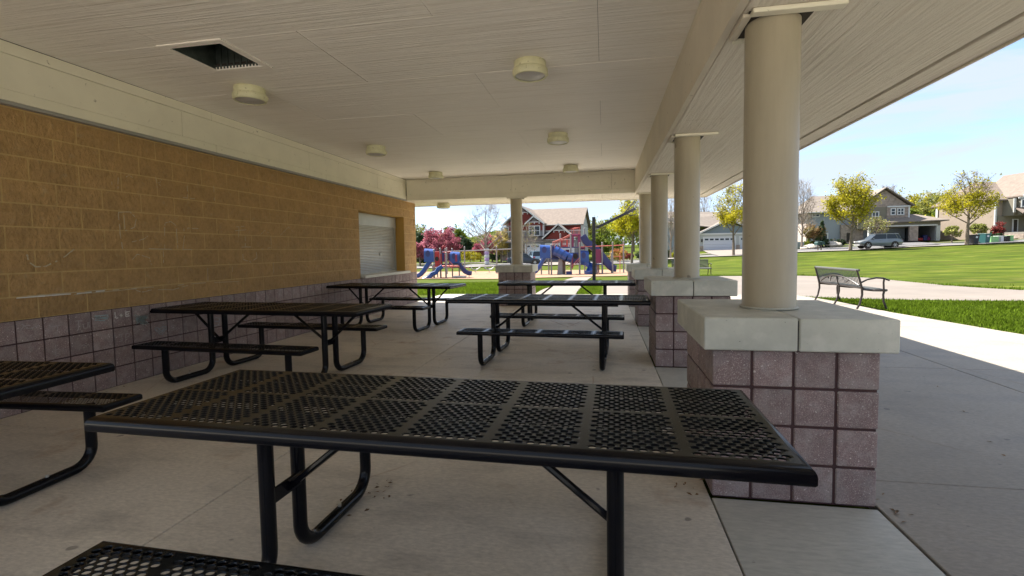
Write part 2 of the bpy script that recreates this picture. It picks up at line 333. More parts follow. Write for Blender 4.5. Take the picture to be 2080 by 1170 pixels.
sheet('court', [(0.05,14.1),(3,14.05),(4.9,13.95),(6.2,13.25),(7.5,13.0),(9.6,12.78),(14,12.0),(26,8)], [(0.05,22.0),(4.43,23.4),(8.5,23.05),(10.37,21.1),(10.5,17.0),(11.6,14.7),(15,13.9),(26,11)], m_court, .03, 80, 16)
sheet('walkway', [(-2.12,14.1),(-2.12,33.4)], [(-.86,14.1),(-.86,33.4)], m_walk, .035, 60, 3)
sheet('playground_surface', [P2(700,35),P2(850,34.3),P2(1000,34),P2(1150,33.6),P2(1310,34.5),P2(1340,37)], [P2(700,48),P2(850,50),P2(1000,50),P2(1150,49.5),P2(1310,49),P2(1340,46)], m_mulch, .05, 60, 14)
st0 = [P2(500,58),P2(850,59.5),P2(1065,60),P2(1250,58.5),P2(1350,55.8),P2(1500,54),P2(1650,52.5),P2(1850,51),P2(2080,47.5),P2(2400,42)]
off = lambda pl, k: [(x*(1+k/math.hypot(x, y)), y*(1+k/math.hypot(x, y))) for x, y in pl]
sheet('road', off(st0, 1.4), off(st0, 9), m_road, .05, 90, 8)
sheet('kerb', st0, off(st0, 1.4), m_kerb, .13, 90, 2)
sheet('sidewalk', off(st0, 11.5), off(st0, 13), m_kerb, .09, 90, 2)

def drive(px0, px1, d0, d1, qx0, qx1):
    A = resample([P2(px0, d0), P2(qx0, d1)], 14); B = resample([P2(px1, d0), P2(qx1, d1)], 14)
    return sheet('driveway', A, B, m_road if px0 > 1600 else m_walk, .12, 14, 4)
drive(1085, 1180, 61, 71, 1078, 1170)
drive(1460, 1530, 56, 75, 1428, 1512)
drive(1800, 1910, 53, 69, 1750, 1852)

sheet('bounce_plaza', [(-16,-30),(-16,-1.2)], [(20,-30),(20,-1.2)], mat('bounce_concrete', rgb(.80, .73, .63), .8, var=.05, vscale=1), .04, 20, 12)  # added unseen behind the viewer; pale colour bounces light under the roof
# grass blades (uncountable)
def blades(n, region, hmin, hmax, name, seed):
    rs = np.random.RandomState(seed); pts = []
    x0, x1, y0, y1, test = region
    while len(pts) < n:
        X_ = rs.uniform(x0, x1, n); Y_ = rs.uniform(y0, y1, n)
        for a, b_ in zip(X_, Y_):
            if test(a, b_): pts.append((a, b_))
    pts = np.array(pts[:n]); z = tz(pts[:, 0], pts[:, 1]); h = rs.uniform(hmin, hmax, n); an = rs.uniform(0, 2*np.pi, n); w_ = rs.uniform(.004, .009, n)*2
    lx = rs.normal(0, .35, n)*h; ly = rs.normal(0, .35, n)*h
    v = np.empty((n, 3, 3)); dx = np.cos(an)*w_; dy = np.sin(an)*w_
    v[:, 0] = np.stack([pts[:, 0]-dx, pts[:, 1]-dy, z], 1); v[:, 1] = np.stack([pts[:, 0]+dx, pts[:, 1]+dy, z], 1); v[:, 2] = np.stack([pts[:, 0]+lx, pts[:, 1]+ly, z+h], 1)
    me = bpy.data.meshes.new(name); me.from_pydata(v.reshape(-1, 3).tolist(), [], [(3*i, 3*i+1, 3*i+2) for i in range(n)]); me.materials.append(m_blade)
    return tag(link(name, me), 'short green lawn blades beside the concrete', 'grass', kind='stuff')
edge_pts = [(5.17,13.95),(5.35,13.2),(5.5,12.4),(5.56,11.4),(5.62,10.4),(6.03,8.0),(6.9,5.0),(8.5,1)]
def apx(y):
    for (xa, ya), (xb, yb) in zip(edge_pts, edge_pts[1:]):
        if yb <= y <= ya: return xa+(xb-xa)*(ya-y)/(ya-yb)
    return 5.17
def lowcourt(x): return float(np.interp(x, [0.05,3,4.9,6.2,7.5,9.6,14,26], [14.1,14.05,13.95,13.25,13.0,12.78,12.0,8]))
blades(60000, (5.1, 13.5, 5, 14, lambda x, y: x > apx(y)+.01-.04*random.random() and y < lowcourt(x)+.02), .035, .085, 'grass', 1)
blades(42000, (-8.5, -.1, 14.15, 24, lambda x, y: not (-2.13 < x < -.84)), .05, .11, 'grass', 2)
blades(5000, (4, 15, 15, 25, lambda x, y: random.random() < np.exp(-abs(y-float(np.interp(x, [4.43,8.5,10.37,10.5,11.6,15], [23.4,23.05,21.1,17.0,14.7,13.9])))*2.5) and y > float(np.interp(x, [4.43,8.5,10.37,10.5,11.6,15], [23.4,23.05,21.1,17.0,14.7,13.9]))), .05, .11, 'grass', 3)

# ---------------------------------------------------------------- pavilion floor and apron
B_ = .2026
XW = -4.99      # brick wall face
ZC, ZS = 3.17, 2.64   # ceiling and soffit heights
XB, YB = .71, 11.30   # inner faces of the side and end beams
fl = MB().box((-5.6, -7, -.3), (9, 14.1, -.12)).build('floor', m_dark); tag(fl, kind='structure')
def slab(x0, x1, y0, y1, m, par, nm='concrete_slab', gap=.004, z=0):
    MB().cbox((x0+gap, y0+gap, -.12), (x1-gap, y1-gap, z), .004).build(nm, m, par)
yj = [-7, -2.76, .085, 2.93, 5.775, 8.62, 11.46, 14.1]
for y0, y1 in zip(yj, yj[1:]):
    slab(-5.02, -2.13, y0, y1, m_floor, fl); slab(-2.13, .56, y0, y1, m_floor, fl)
# strip of smooth pale concrete between the piers
pys = [2.61+2.845*k for k in range(-3, 4)]
for k in range(-3, 4):
    y0 = 2.61+2.845*k
    slab(.56, 1.37, y0-2.845+.81, y0, m_strip, fl, 'threshold_slab')
slab(.56, 1.37, 11.145+.81, 14.1, m_strip, fl, 'threshold_slab')
# curved-edge apron
ap = MB().box((1.372, -7, -.2), (1.376, 14.1, -.13)).build('apron', m_dark); tag(ap, kind='structure')
yj2 = [14.08, 11.46, 8.62, 5.74, 2.94, .1, -2.8, -7]
for y1, y0 in zip(yj2, yj2[1:]):
    slab(1.376, 3.70, y0, y1, m_apron, ap)
    yy = [y1-.004-(y1-y0-.008)*i/8 for i in range(9)]
    xr = lambda y: apx(max(y, 1.0)) if y > 1 else 8.5
    b = MB(); top = [(3.704, yy[0]), (3.704, yy[-1])] + [(xr(y), y) for y in reversed(yy)]
    b.prism(top, lambda a, c, t: (a, c, t), -.12, 0); b.build('concrete_slab', m_apron, ap)

# ---------------------------------------------------------------- block wall with service window
WY0, WY1, ZT = -.29, 12.01, 2.70
OY0, OY1, OZ0, OZ1 = 9.035, 11.26, .81, 2.228
wall = thing('block_wall', 'long gold split-face block wall on a plum block base with chalk scribbles', 'wall', (XW, 3, 0))
def wl(v): return (v[0]-XW, v[1]-3, v[2])
def wbox(b, a, c): b.box(wl(a), wl(c))
b = MB(); xi = XW-.010
for a, c in (((-5.6, WY0, 0), (xi, OY0, .81)), ((-5.6, OY0, 0), (xi, OY1, .81)), ((-5.6, OY1, 0), (xi, WY1-.01, .81))): wbox(b, a, c)
b.build('plum_wall_core', m_pm, wall)
b = MB()
wbox(b, (-5.6, WY0, .8102), (xi, OY0-.002, ZT)); wbox(b, (-5.6, OY1+.002, .8102), (xi, WY1-.01, ZT)); wbox(b, (-5.6, OY0-.002, OZ1+.002), (xi, OY1+.002, ZT))
b.build('gold_wall_core', m_om, wall)
b = MB(); wbox(b, (-5.3, OY1-.004, .81), (XW-.012, OY1, OZ1)); wbox(b, (-5.3, OY0, .81), (XW-.012, OY0+.004, OZ1)); wbox(b, (-5.3, OY0+.005, OZ1-.003), (XW-.012, OY1-.005, OZ1+.001))
b.build('window_reveal', m_og, wall)
def block_mesh(nm, L, Hh, m, c=.006, d=.03, j=.013):
    me = []
    for k in range(4):
        b = MB(); y0, y1, z0, z1 = j/2, L-j/2, j/2, Hh-j/2
        # face bulges a touch, corners nudged: split face
        n1, n2 = (3, 2) if L > .3 else (2, 2)
        rnd = random.Random(k*31+int(L*1000))
        gv = []; 
        amp = .0055 if m is m_ob else .0012
        for iz in range(n2+1):
            for iy in range(n1+1):
                ed = iy in (0, n1) or iz in (0, n2)
                gv.append((d - (c if ed else 0) + (0 if ed else rnd.uniform(-amp, amp)), y0+(y1-y0)*iy/n1, z0+(z1-z0)*iz/n2))
        fs = [(iz*(n1+1)+iy, iz*(n1+1)+iy+1, (iz+1)*(n1+1)+iy+1, (iz+1)*(n1+1)+iy) for iz in range(n2) for iy in range(n1)]
        k0 = len(gv); ring = [iy for iy in range(n1+1)] + [(iz)*(n1+1)+n1 for iz in range(1, n2+1)] + [n2*(n1+1)+iy for iy in range(n1-1, -1, -1)] + [iz*(n1+1) for iz in range(n2-1, 0, -1)]
        back = [(0, gv[i][1], gv[i][2]) for i in ring]; gv += back
        for i in range(len(ring)): fs.append((ring[i], ring[(i+1) % len(ring)], k0+(i+1) % len(ring), k0+i))
        b.add(gv, fs); o = b.build(nm, m); me.append(o.data); bpy.data.objects.remove(o)
    return me
obm = block_mesh('concrete_block', 2*B_, B_, m_ob); pbm = block_mesh('ground_face_block', B_, B_, m_pb, c=.004)
cuts = {}
def cut_mesh(L, m, nm, Hh=B_):
    k = (round(L, 3), nm)
    if k not in cuts: cuts[k] = block_mesh(nm, L, Hh, m)
    return cuts[k]
def put(nm, mesh, y, z):
    o = link(nm, mesh, wall); o.location = (-.03 + random.uniform(-.0015, .0015), y-3, z); return o
for row in range(10):
    z0 = .81+row*B_; h = min(B_, ZT-z0)
    if h < .03: break
    y0 = 3.36 - (0 if row % 2 == 0 else B_) - 2*B_*18
    while y0 < WY1:
        a, c = max(y0, WY0), min(y0+2*B_, WY1)
        if c-a > .03 and c > 1.6:
            segs = [(a, c)]
            if row < 7:   # service window
                segs = [s_ for s_ in ((a, min(c, OY0)), (max(a, OY1), c)) if s_[1]-s_[0] > .03]
            for s0, s1 in segs:
                L = s1-s0
                ms = obm if abs(L-2*B_) < .004 and h > .2 else cut_mesh(L, m_ob, 'concrete_block', h)
                put('concrete_block', random.choice(ms), s0, z0)
        y0 += 2*B_
for row in range(4):
    y0 = 3.18-B_*8
    while y0 < WY1-.01:
        L = min(B_, WY1-y0); ms = pbm if L > .2 else cut_mesh(L, m_pb, 'ground_face_block')
        put('ground_face_block', random.choice(ms), y0, row*B_); y0 += B_
# sill
MB().cbox(wl((-5.28, OY0-.0, .812)), wl((XW+.10, OY1+.09, .868)), .004).build('window_sill', m_sill, wall)
# body of the service building behind the wall (other walls, seen only from elsewhere)
MB().box((-9.6, WY0, 0), (-5.602, WY1, 2.7)).build('service_block_body', m_og, None)
o = bpy.data.objects['service_block_body']; o.name = 'service_building'; tag(o, 'plain rear body of the service rooms behind the gold block wall', 'building')
# shutter
sh = thing('roller_shutter', 'closed galvanised roller shutter in the service window of the gold wall', 'shutter', (-5.26, OY0, .87))
b = MB(); zz = 0; ns = 30; top = 1.08
for i in range(ns):
    h = top/ns; z = i*h
    b.prism([(0, z+.002), (.008, z+h*.2), (.012, z+h*.5), (.008, z+h*.8), (0, z+h-.002), (-.006, z+h*.5)], lambda a, c, t: (a, t, c), .03, OY1-OY0-.05)
o = b.build('shutter_slats', m_shut, sh); o['kind'] = 'stuff'
MB().cbox((-.05, .005, top), (.05, OY1-OY0-.01, OZ1-.88), .01).build('shutter_hood', m_shut, sh)
MB().cbox((-.02, .004, -.005), (.035, .035, top), .003).build('guide_rail', m_shut, sh)
MB().cbox((-.02, OY1-OY0-.055, -.005), (.035, OY1-OY0-.01, top), .003).build('guide_rail', m_shut, sh)
MB().cbox((-.01, .04, -.002), (.03, OY1-OY0-.06, .04), .004).build('bottom_bar', m_shut, sh)
MB().lathe([(.0, .0), (.02, 0), (.02, .02), (0, .02)], (0.0, 0, 0), 12)
b = MB(); b.cbox((.01, 1.35, .40), (.035, 1.42, .46), .005); b.tube([(.03, 1.385, .46), (.04, 1.385, .50), (.03, 1.40, .52)], .006, 6); b.build('lock', m_bolt, sh)

# chalk writing: thin ribbons on the blocks
def ribbon(b, pts, w, x):
    pts = [Vector((0, p[0], p[1])) for p in pts]
    for i in range(len(pts)-1):
        a, c = pts[i], pts[i+1]; t = (c-a); 
        if t.length < 1e-5: continue
        t.normalize(); nrm = Vector((0, -t.z, t.y))*w*random.uniform(.35, .6)
        b.add([(x, *(a-nrm)[1:]), (x, *(c-nrm)[1:]), (x, *(c+nrm)[1:]), (x, *(a+nrm)[1:])], [(0, 1, 2, 3)])
def jit(pts, n=6, a=.002, drop=0.0):
    o = []
    for p, q in zip(pts, pts[1:]):
        for i in range(n): o.append((p[0]+(q[0]-p[0])*i/n+random.uniform(-a, a), p[1]+(q[1]-p[1])*i/n+random.uniform(-a, a)))
    return o+[pts[-1]]
FX = .0035
def on_wall(px, py):
    v = at(px, py, 1)-EYE; t = (XW-EYE.x)/v.x; p = EYE+v*t; return (p.y-3, p.z)
def chalk(strokes, m, w, plum=True, drop=0.0, name='chalk_mark', x=None, mul=3.9, org=(0, 600)):
    b = MB()
    for s_ in strokes:
        q = jit([on_wall(org[0]+a/mul, org[1]+c/mul) for a, c in s_], 5, .0025)
        for i in range(len(q)-1):
            if random.random() >= drop: ribbon(b, q[i:i+2], w, (.0062 if plum else .0095))
    return b.build(name, m, wall, fix=False)
chalk([[(908,132),(908,178),(932,178)], [(943,158),(968,158)], [(955,145),(955,172)], [(1022,128),(992,132),(992,168),(1024,162)], [(992,150),(1018,146)]], m_chalk, .010, name='chalk_letters')
chalk([[(1270,310),(1228,278),(1224,262),(1240,254),(1262,268)], [(1262,268),(1288,246),(1310,246),(1314,266),(1278,312)], [(1240,272),(1275,296),(1302,262)], [(1252,264),(1278,284),(1300,254)]], m_chalkc, .006, name='chalk_heart')
chalk([[(165,228),(230,262),(305,236)], [(160,272),(190,240),(240,238)], [(200,262),(260,262)]], m_chalkp, .008)
chalk([[(590,205),(650,200)], [(620,202),(618,275)], [(655,225),(660,262),(690,258),(692,212)], [(700,210),(702,262)]], m_chalkp, .007)
chalk([[(390,250),(490,232)], [(450,240),(452,290),(430,300)]], m_chalkp, .006)
chalk([[(745,165),(855,155)], [(750,182),(858,170)], [(748,196),(830,200)], [(760,176),(850,186)]], m_chalkc, .011)
chalk([[(935,312),(975,306)], [(962,308),(962,360),(938,368)], [(990,360),(992,305),(1020,300),(1018,325),(992,332)]], m_chalkp, .006)
chalk([[(1345,245),(1380,238)], [(1348,262),(1382,256)], [(1350,278),(1384,272)], [(1390,250),(1400,275),(1412,250)]], m_chalkp, .005)
chalk([[(435,390),(440,485)], [(435,430),(470,425)], [(438,480),(475,470)]], m_chalkp, .005)
chalk([[(640,400),(660,390),(680,405),(695,385),(705,402)]], m_chalkp, .005)
for k in range(26):  # rubbed patch
    pass
chalk([[(1062+random.uniform(0,110), 150+random.uniform(0,80)-.2*0), (1068+random.uniform(0,110), 155+random.uniform(0,75))] for _ in range(46)], m_chalkc, .004, drop=.2)
chalk([[(1680,175),(1680,235),(1730,240),(1735,180),(1700,178)], [(1700,205),(1730,205)]], m_chalkc, .006)
# gold wall (positions from a 2.89x enlargement of 0,340)
O2 = dict(mul=2.889, org=(0, 340), plum=False)
chalk([[(90,768),(300,752),(480,738),(610,724)]], m_chalk, .011, drop=.06, name='chalk_line', **O2)
chalk([[(90,760),(400,738),(620,718)], [(300,760),(600,730),(800,712)]], m_chalkf, .007, drop=.3, name='chalk_line', **O2)
chalk([[(620,722),(800,708),(960,700),(1150,680),(1400,668)], [(780,715),(830,732),(900,716),(1010,718),(1100,692)]], m_chalkf, .007, drop=.3, **O2)
chalk([[(150,500),(165,555),(200,582),(260,582),(320,555),(380,520),(430,480)]], m_chalkf, .012, drop=.35, **O2)
chalk([[(690,262),(700,380),(715,478)], [(722,262),(728,362)], [(690,262),(760,262),(795,300),(785,350),(730,372)]], m_chalkf, .009, drop=.2, **O2)
chalk([[(962,478),(962,350),(965,325),(1000,318),(1030,345),(1035,420),(1040,478)], [(1075,360),(1078,400),(1070,478)], [(1060,372),(1100,355),(1160,360)]], m_chalkf, .008, drop=.25, **O2)
chalk([[(770,438),(840,420),(870,400)], [(765,550),(800,510),(870,528),(885,572)], [(870,478),(1180,482)], [(955,490),(956,578)]], m_chalkf, .008, drop=.25, **O2)
chalk([[(1380,350),(1430,345)], [(1375,372),(1440,366)], [(1400,340),(1396,410)], [(1435,405),(1437,470)], [(1400,468),(1470,466)], [(1420,500),(1425,540),(1470,556),(1505,530),(1500,495)]], m_chalkf, .009, drop=.25, **O2)
chalk([[(648,20),(655,125)], [(690,60),(688,125)], [(730,60),(750,44),(775,60)], [(910,55),(918,120)], [(920,58),(950,80),(922,92),(948,118)], [(1095,90),(1096,175)], [(1070,178),(1140,184)], [(1180,160),(1215,165)], [(1250,110),(1255,195)]], m_chalkf, .007, drop=.3, **O2)
chalk([[(1520,400),(1550,370),(1585,390),(1590,470),(1530,480)], [(1600,540),(1604,640)], [(1215,590),(1217,670)], [(1360,580),(1360,635)], [(1640,400),(1690,350),(1720,380)]], m_chalkf, .006, drop=.3, **O2)

# ---------------------------------------------------------------- roof, ceiling, beams
roof = thing('pavilion_roof', 'low pavilion roof with pale plywood ceiling, cream beams and wide soffits', 'roof', (-2, 4, ZS))
def rl(v): return (v[0]+2, v[1]-4, v[2]-ZS)
def rbox(nm, a, c, m, ch=.003): return MB().cbox(rl(a), rl(c), ch).build(nm, m, roof)
EX, EY0, EY1 = 2.58, -1.03, 12.75
YA = .43       # inner face of the near end beam, behind the viewer
# deck (hip) and fascia
x0, x1, y0, y1 = -11.0, EX+.02, EY0-.02, EY1+.02
b = MB(); mid = (x0+x1)/2; hh = 2.1; ze = 2.93
b.add([rl(p) for p in [(x0,y0,ze),(x1,y0,ze),(x1,y1,ze),(x0,y1,ze),(mid,y0+6.5,ze+hh),(mid,y1-6.5,ze+hh)]], [(0,1,4),(1,2,5,4),(2,3,5),(3,0,4,5)])
b.build('roof_deck', m_roofd, roof)
for a, c in (((EX-.022, EY0, 2.62), (EX, EY1, 2.925)), ((x0, EY1-.022, 2.62), (EX-.024, EY1, 2.925)), ((x0, EY0, 2.62), (EX-.024, EY0+.022, 2.925)), ((x0, EY0, 2.62), (x0+.02, EY1, 2.925))):
    rbox('fascia', a, c, m_beamr)
# ceiling panels
rows = [3.58+1.2*k for k in range(-3, 8)]
for i, (r0, r1) in enumerate(zip(rows, rows[1:])):
    if r0 >= YB: break
    r1 = min(r1, YB+.05); k0 = i-3; r0 = max(r0, YA-.04)
    js = [-4.93] + ([-3.74, -1.3] if k0 % 2 else [-2.48, -.04]) + [XB+.02]
    for j0, j1 in zip(js, js[1:]):
        if k0 == 0 and j0 < -3.5 and j1 > -3.3:   # the panel with the open hatch
            b = MB(); hx0, hx1, hy0, hy1 = -3.76, -3.22, 3.62, 4.13
            for a, c in (((j0+.002, r0+.002), (hx0, r1-.002)), ((hx1, r0+.002), (j1-.002, r1-.002)), ((hx0, r0+.002), (hx1, hy0)), ((hx0, hy1), (hx1, r1-.002))):
                b.box(rl((*a, ZC)), rl((*c, ZC+.02)))
            b.build('ceiling_panel', m_ceil, roof)
        else:
            dz = random.uniform(-.0015, .0015)
            MB().cbox(rl((j0+.0012, r0+.004, ZC+dz)), rl((j1-.0012, r1-.004, ZC+.02)), .001).build('ceiling_panel', m_ceil, roof)
for a_, b_ in (((-4.93, YA), (-3.76, YB)), ((-3.22, YA), (XB, YB)), ((-3.76, YA), (-3.22, 3.62)), ((-3.76, 4.13), (-3.22, YB))):
    MB().box(rl((*a_, ZC+.03)), rl((*b_, ZC+.05))).build('ceiling_backing', m_dark, roof)
# the open hatch: a frame and a galvanised duct above
ht = thing('ceiling_hatch', 'open square hatch with dark galvanised duct in the ceiling, by the wall', 'hatch', (-3.49, 3.875, ZC))
b = MB(); w2, t2 = .27, .05
for a, c in (((-w2-t2, -w2-t2, -.012), (w2+t2, -w2+.015, -.001)), ((-w2-t2, w2-.015, -.012), (w2+t2, w2+t2, -.001)), ((-w2-t2, -w2+.016, -.012), (-w2+.015, w2-.016, -.001)), ((w2-.015, -w2+.016, -.012), (w2+t2, w2-.016, -.001))): b.box(a, c)
b.build('frame', m_ceil, ht)
b = MB()
for a, c in (((-w2, -w2, 0), (w2, -w2+.01, .42)), ((-w2, w2-.01, 0), (w2, w2, .42)), ((-w2, -w2+.011, 0), (-w2+.01, w2-.011, .42)), ((w2-.01, -w2+.011, 0), (w2, w2-.011, .42)), ((-w2, -w2, .42), (w2, w2, .43))): b.box(a, c)
for i in range(14): b.box((-w2+.03+i*.036, w2-.022, .0), (-w2+.045+i*.036, w2-.011, .40 if i % 2 else .03))
b.build('duct', m_duct, ht)
# wall beam: three boards
def boards(axis, face, lens, joints, zr, m, t=.05, proud=0):
    for j0, j1 in zip(joints, joints[1:]):
        g_ = .0018
        if axis == 'y': rbox('beam_board', (face-t, j0+g_, zr[0]), (face+proud, j1-g_, zr[1]-.003), m, .002)
        else: rbox('beam_board', (j0+g_, face-proud, zr[0]), (j1-g_, face+t, zr[1]-.003), m, .002)
boards('y', -4.93, 0, [YA, 2.44, 4.88, 7.33, 9.77, YB-.004], (2.765, 3.065), m_beam)
boards('y', -4.93, 0, [YA, 2.9, 5.31, 7.75, 10.19, YB-.004], (3.065, ZC-.002), m_beam, proud=.006)
boards('y', -4.93, 0, [YA, 2.9, 5.36, 7.8, 10.24, YB-.004], (2.672, 2.765), m_beam, proud=.008)
rbox('beam_underside', (-4.985, YA, 2.64), (-4.925, YB-.004, 2.670), mat('grey_metal_flashing', rgb(.30, .29, .27), .5), .002)
# side beam over the columns
boards('y', XB+.05, 0, [YA, 2.5, 7.4, YB-.004], (ZS, 3.10), m_beamr)
boards('y', XB+.05, 0, [YA, 1.4, 6.3, YB-.004], (3.10, ZC-.002), m_beamr, proud=.02)
# end beam
boards('x', YB, 0, [-4.92, -2.2+0, .18, XB+.05], (2.74, 3.10), m_beam)
boards('x', YB, 0, [-4.92, -.9, XB+.05], (2.64, 2.74), m_beam, proud=.008)
boards('x', YB, 0, [-4.92, XB+.05], (3.10, ZC-.002), m_beam, proud=.004)
# light blocking box above beams
rbox('light_block_box', (XB+.055, YA-.3, ZS+.03), (XB+.3, YB+.3, ZC+.05), m_dark)
rbox('light_block_box', (-5.3, YA-.3, ZS+.06), (XB+.05, YA-.055, ZC+.05), m_dark)
rbox('beam_board', (-4.93, YA-.05, ZS), (XB+.05, YA, ZC-.002), m_beam)
rbox('light_block_box', (-5.3, YB+.055, ZS+.06), (XB+.05, YB+.3, ZC+.05), m_dark)
rbox('light_block_box', (-5.6, YA-.2, ZT+.005), (-4.99, YB, ZC+.05), m_dark)
# soffits
sj = [EY0+.03, .22, 2.66, 5.1, 7.54, 9.98, EY1-.26]
for j0, j1 in zip(sj, sj[1:]):
    for xx0, xx1 in ((XB+.053, 1.45), (1.45, 2.325)):
        MB().cbox(rl((xx0+.0015, j0+.002, ZS+random.uniform(0, .0015))), rl((xx1-.0015, j1-.002, ZS+.02)), .0012).build('soffit_panel', m_soff, roof)
for j0, j1 in ((-8, -4.9), (-4.9, -2.47), (-2.47, -.03), (-.03, XB+.05)):
    MB().cbox(rl((j0+.002, YB+.053, ZS+.0005)), rl((j1-.002, EY1-.26, ZS+.02)), .0012).build('soffit_panel', m_soff, roof)
    MB().cbox(rl((j0+.002, EY0+.03, ZS+.0005)), rl((j1-.002, YA-.053, ZS+.02)), .0012).build('soffit_panel', m_soff, roof)
rbox('vent_slot', (2.327, EY0+.03, ZS+.018), (2.353, EY1-.24, ZS+.03), m_dark, .001)
rbox('vent_slot', (-8, EY1-.258, ZS+.018), (2.327, EY1-.236, ZS+.03), m_dark, .001)
for j0, j1 in ((EY0+.03, 1.1), (1.1, 4.76), (4.76, 8.42), (8.42, EY1-.024)): rbox('edge_board', (2.355, j0+.002, ZS-.004), (EX-.024, j1-.002, ZS+.02), m_soff, .002)
rbox('edge_board', (-8, EY1-.234, ZS-.004), (2.353, EY1-.024, ZS+.02), m_soff, .002)
MB().box(rl((-10.9, EY0+.03, ZS+.035)), rl((-5.0, EY1-.03, ZS+.045))).build('rear_soffit', m_soff, roof)

# ---------------------------------------------------------------- piers with columns
BK = .2032
def faceblocks(par, n, cx_, cy_):
    "four rows of square ground-face blocks round a core n blocks wide"
    half = n*B_/2
    MB().box((-half+.012, -half+.012, 0), (half-.012, half-.012, .81)).build('mortar_core', m_pm, par)
pier_meshes = None
def corner_block_mesh(k):
    b = MB(); j = .014
    b.cbox((j/2, j/2, j/2), (B_-j/2, B_-j/2, B_-j/2), .005); o = b.build('ground_face_block', m_pb); me = o.data; bpy.data.objects.remove(o); return me
cbm = corner_block_mesh(0)
b = MB(); b.box((-.455, -.455, 0), (-.0045, .455, .165)); 
def make_pier(label, x, y, grp):
    t = thing('pillar', label, 'pillar', (x, y, 0), 0, grp)
    h = 2*B_
    MB().box((-h+.014, -h+.014, 0), (h-.014, h-.014, .81)).build('mortar_core', m_pm, t)
    for r_ in range(4):
        for i in range(4):
            for j in range(4):
                if i in (0, 3) or j in (0, 3):
                    o = link('ground_face_block', cbm, t); e = random.uniform(-.0015, .0015)
                    o.location = (-h+i*B_+e, -h+j*B_+random.uniform(-.0015, .0015), r_*B_)
    rnd = random.uniform(-.002, .002)
    MB().cbox((-.455, -.455, .814), (-.004, .455, .985), .006).build('cap_stone', m_cap, t)
    MB().cbox((.004, -.455, .814), (.455, .455, .983+rnd), .006).build('cap_stone', m_cap, t)
    MB().box((-.0035, -.44, .82), (.0035, .44, .970)).build('cap_joint', m_dark, t)
    MB().lathe([(.151, 0), (.151, .012), (.145, .02), (.145, 1.66)], (0, 0, .985), 48).build('column', m_col, t, smooth=True)
    MB().lathe([(.156, 0), (.160, .006), (.150, .012)], (0, 0, .986), 40).build('sealant_ring', m_cap, t, smooth=True)
    # trim where the column enters the soffit
    zz = ZS-.002
    MB().box((-.175, -.175, zz-.006), (.175, .175, zz)).build('gap_shade_plate', m_dark, t)  # dark plate painted as the shaded gap round the column; soffit is uncut
    for a, c in (((-.165, -.215, zz-.026), (.30, -.155, zz-.001)), ((-.165, .160, zz-.02), (.17, .21, zz-.001))):
        MB().cbox(a, c, .003).build('trim_board', m_beam, t)
    MB().cbox((-.20, -.153, zz-.02), (-.155, .158, zz-.001), .003).build('trim_board', m_beamr, t)
    return t
pl_labels = {-3: 'stone based pillar at the far back end behind the camera', -2: 'pillar on plum block pier beside the viewer, third behind', -1: 'pillar on plum block pier just behind the front table',
             0: 'largest pillar, round beige column on plum block pier beside the front picnic table', 1: 'second pillar along the open side, at the end of the middle table',
             2: 'third pillar along the open side, partly hidden behind the second pillar', 3: 'farthest pillar of the side row, at the corner nearest the playground'}
for k in range(-1, 4): make_pier(pl_labels[k], .965, 3.015+2.845*k, 'pillars along the open side')
make_pier('lone pillar in the middle of the far opening, in front of the playground', -2.14, 11.52, 'pillars along the open side')

# ---------------------------------------------------------------- ceiling lights
def make_light(label, x, y, z, grp='round ceiling lights'):
    t = thing('ceiling_light', label, 'ceiling light', (x, y, z), 0, grp)
    MB().lathe([(0, 0), (.152, 0), (.155, -.004), (.155, -.062), (.150, -.068)], n=36).build('housing', m_lamp, t, smooth=True)
    MB().lathe([(.150, -.064), (.166, -.068), (.172, -.082), (.172, -.115), (.160, -.138), (.148, -.141), (.143, -.133)], n=36).build('trim_ring', m_lamp, t, smooth=True)
    MB().lathe([(.146, -.128), (.110, -.140), (.060, -.147), (0, -.149)], n=36).build('lens', m_lens, t, smooth=True)
    b = MB()
    for k in range(3):
        a = 2.1*k+.4; b.cbox((.168*math.cos(a)-.012, .168*math.sin(a)-.012, -.12), (.168*math.cos(a)+.012, .168*math.sin(a)+.012, -.085), .003)
    o = b.build('clips', m_lamp, t); o['kind'] = 'stuff'
for (x, y), lb in zip([(-3.82, 4.66), (-.70, 4.62), (-3.86, 7.64), (-.71, 7.52), (-3.82, 10.45), (-.71, 10.38)],
    ['round ivory ceiling light next to the open hatch', 'largest round ceiling light, nearest on the side of the columns', 'ceiling light in the middle of the row over the wall side tables',
     'middle ceiling light of the row beside the columns', 'small far ceiling light near the end beam, wall side', 'small far ceiling light near the end beam, column side']):
    make_light(lb, x, y, ZC-.002)
make_light('round light under the outside soffit beyond the end beam', -4.24, 12.12, ZS-.001)

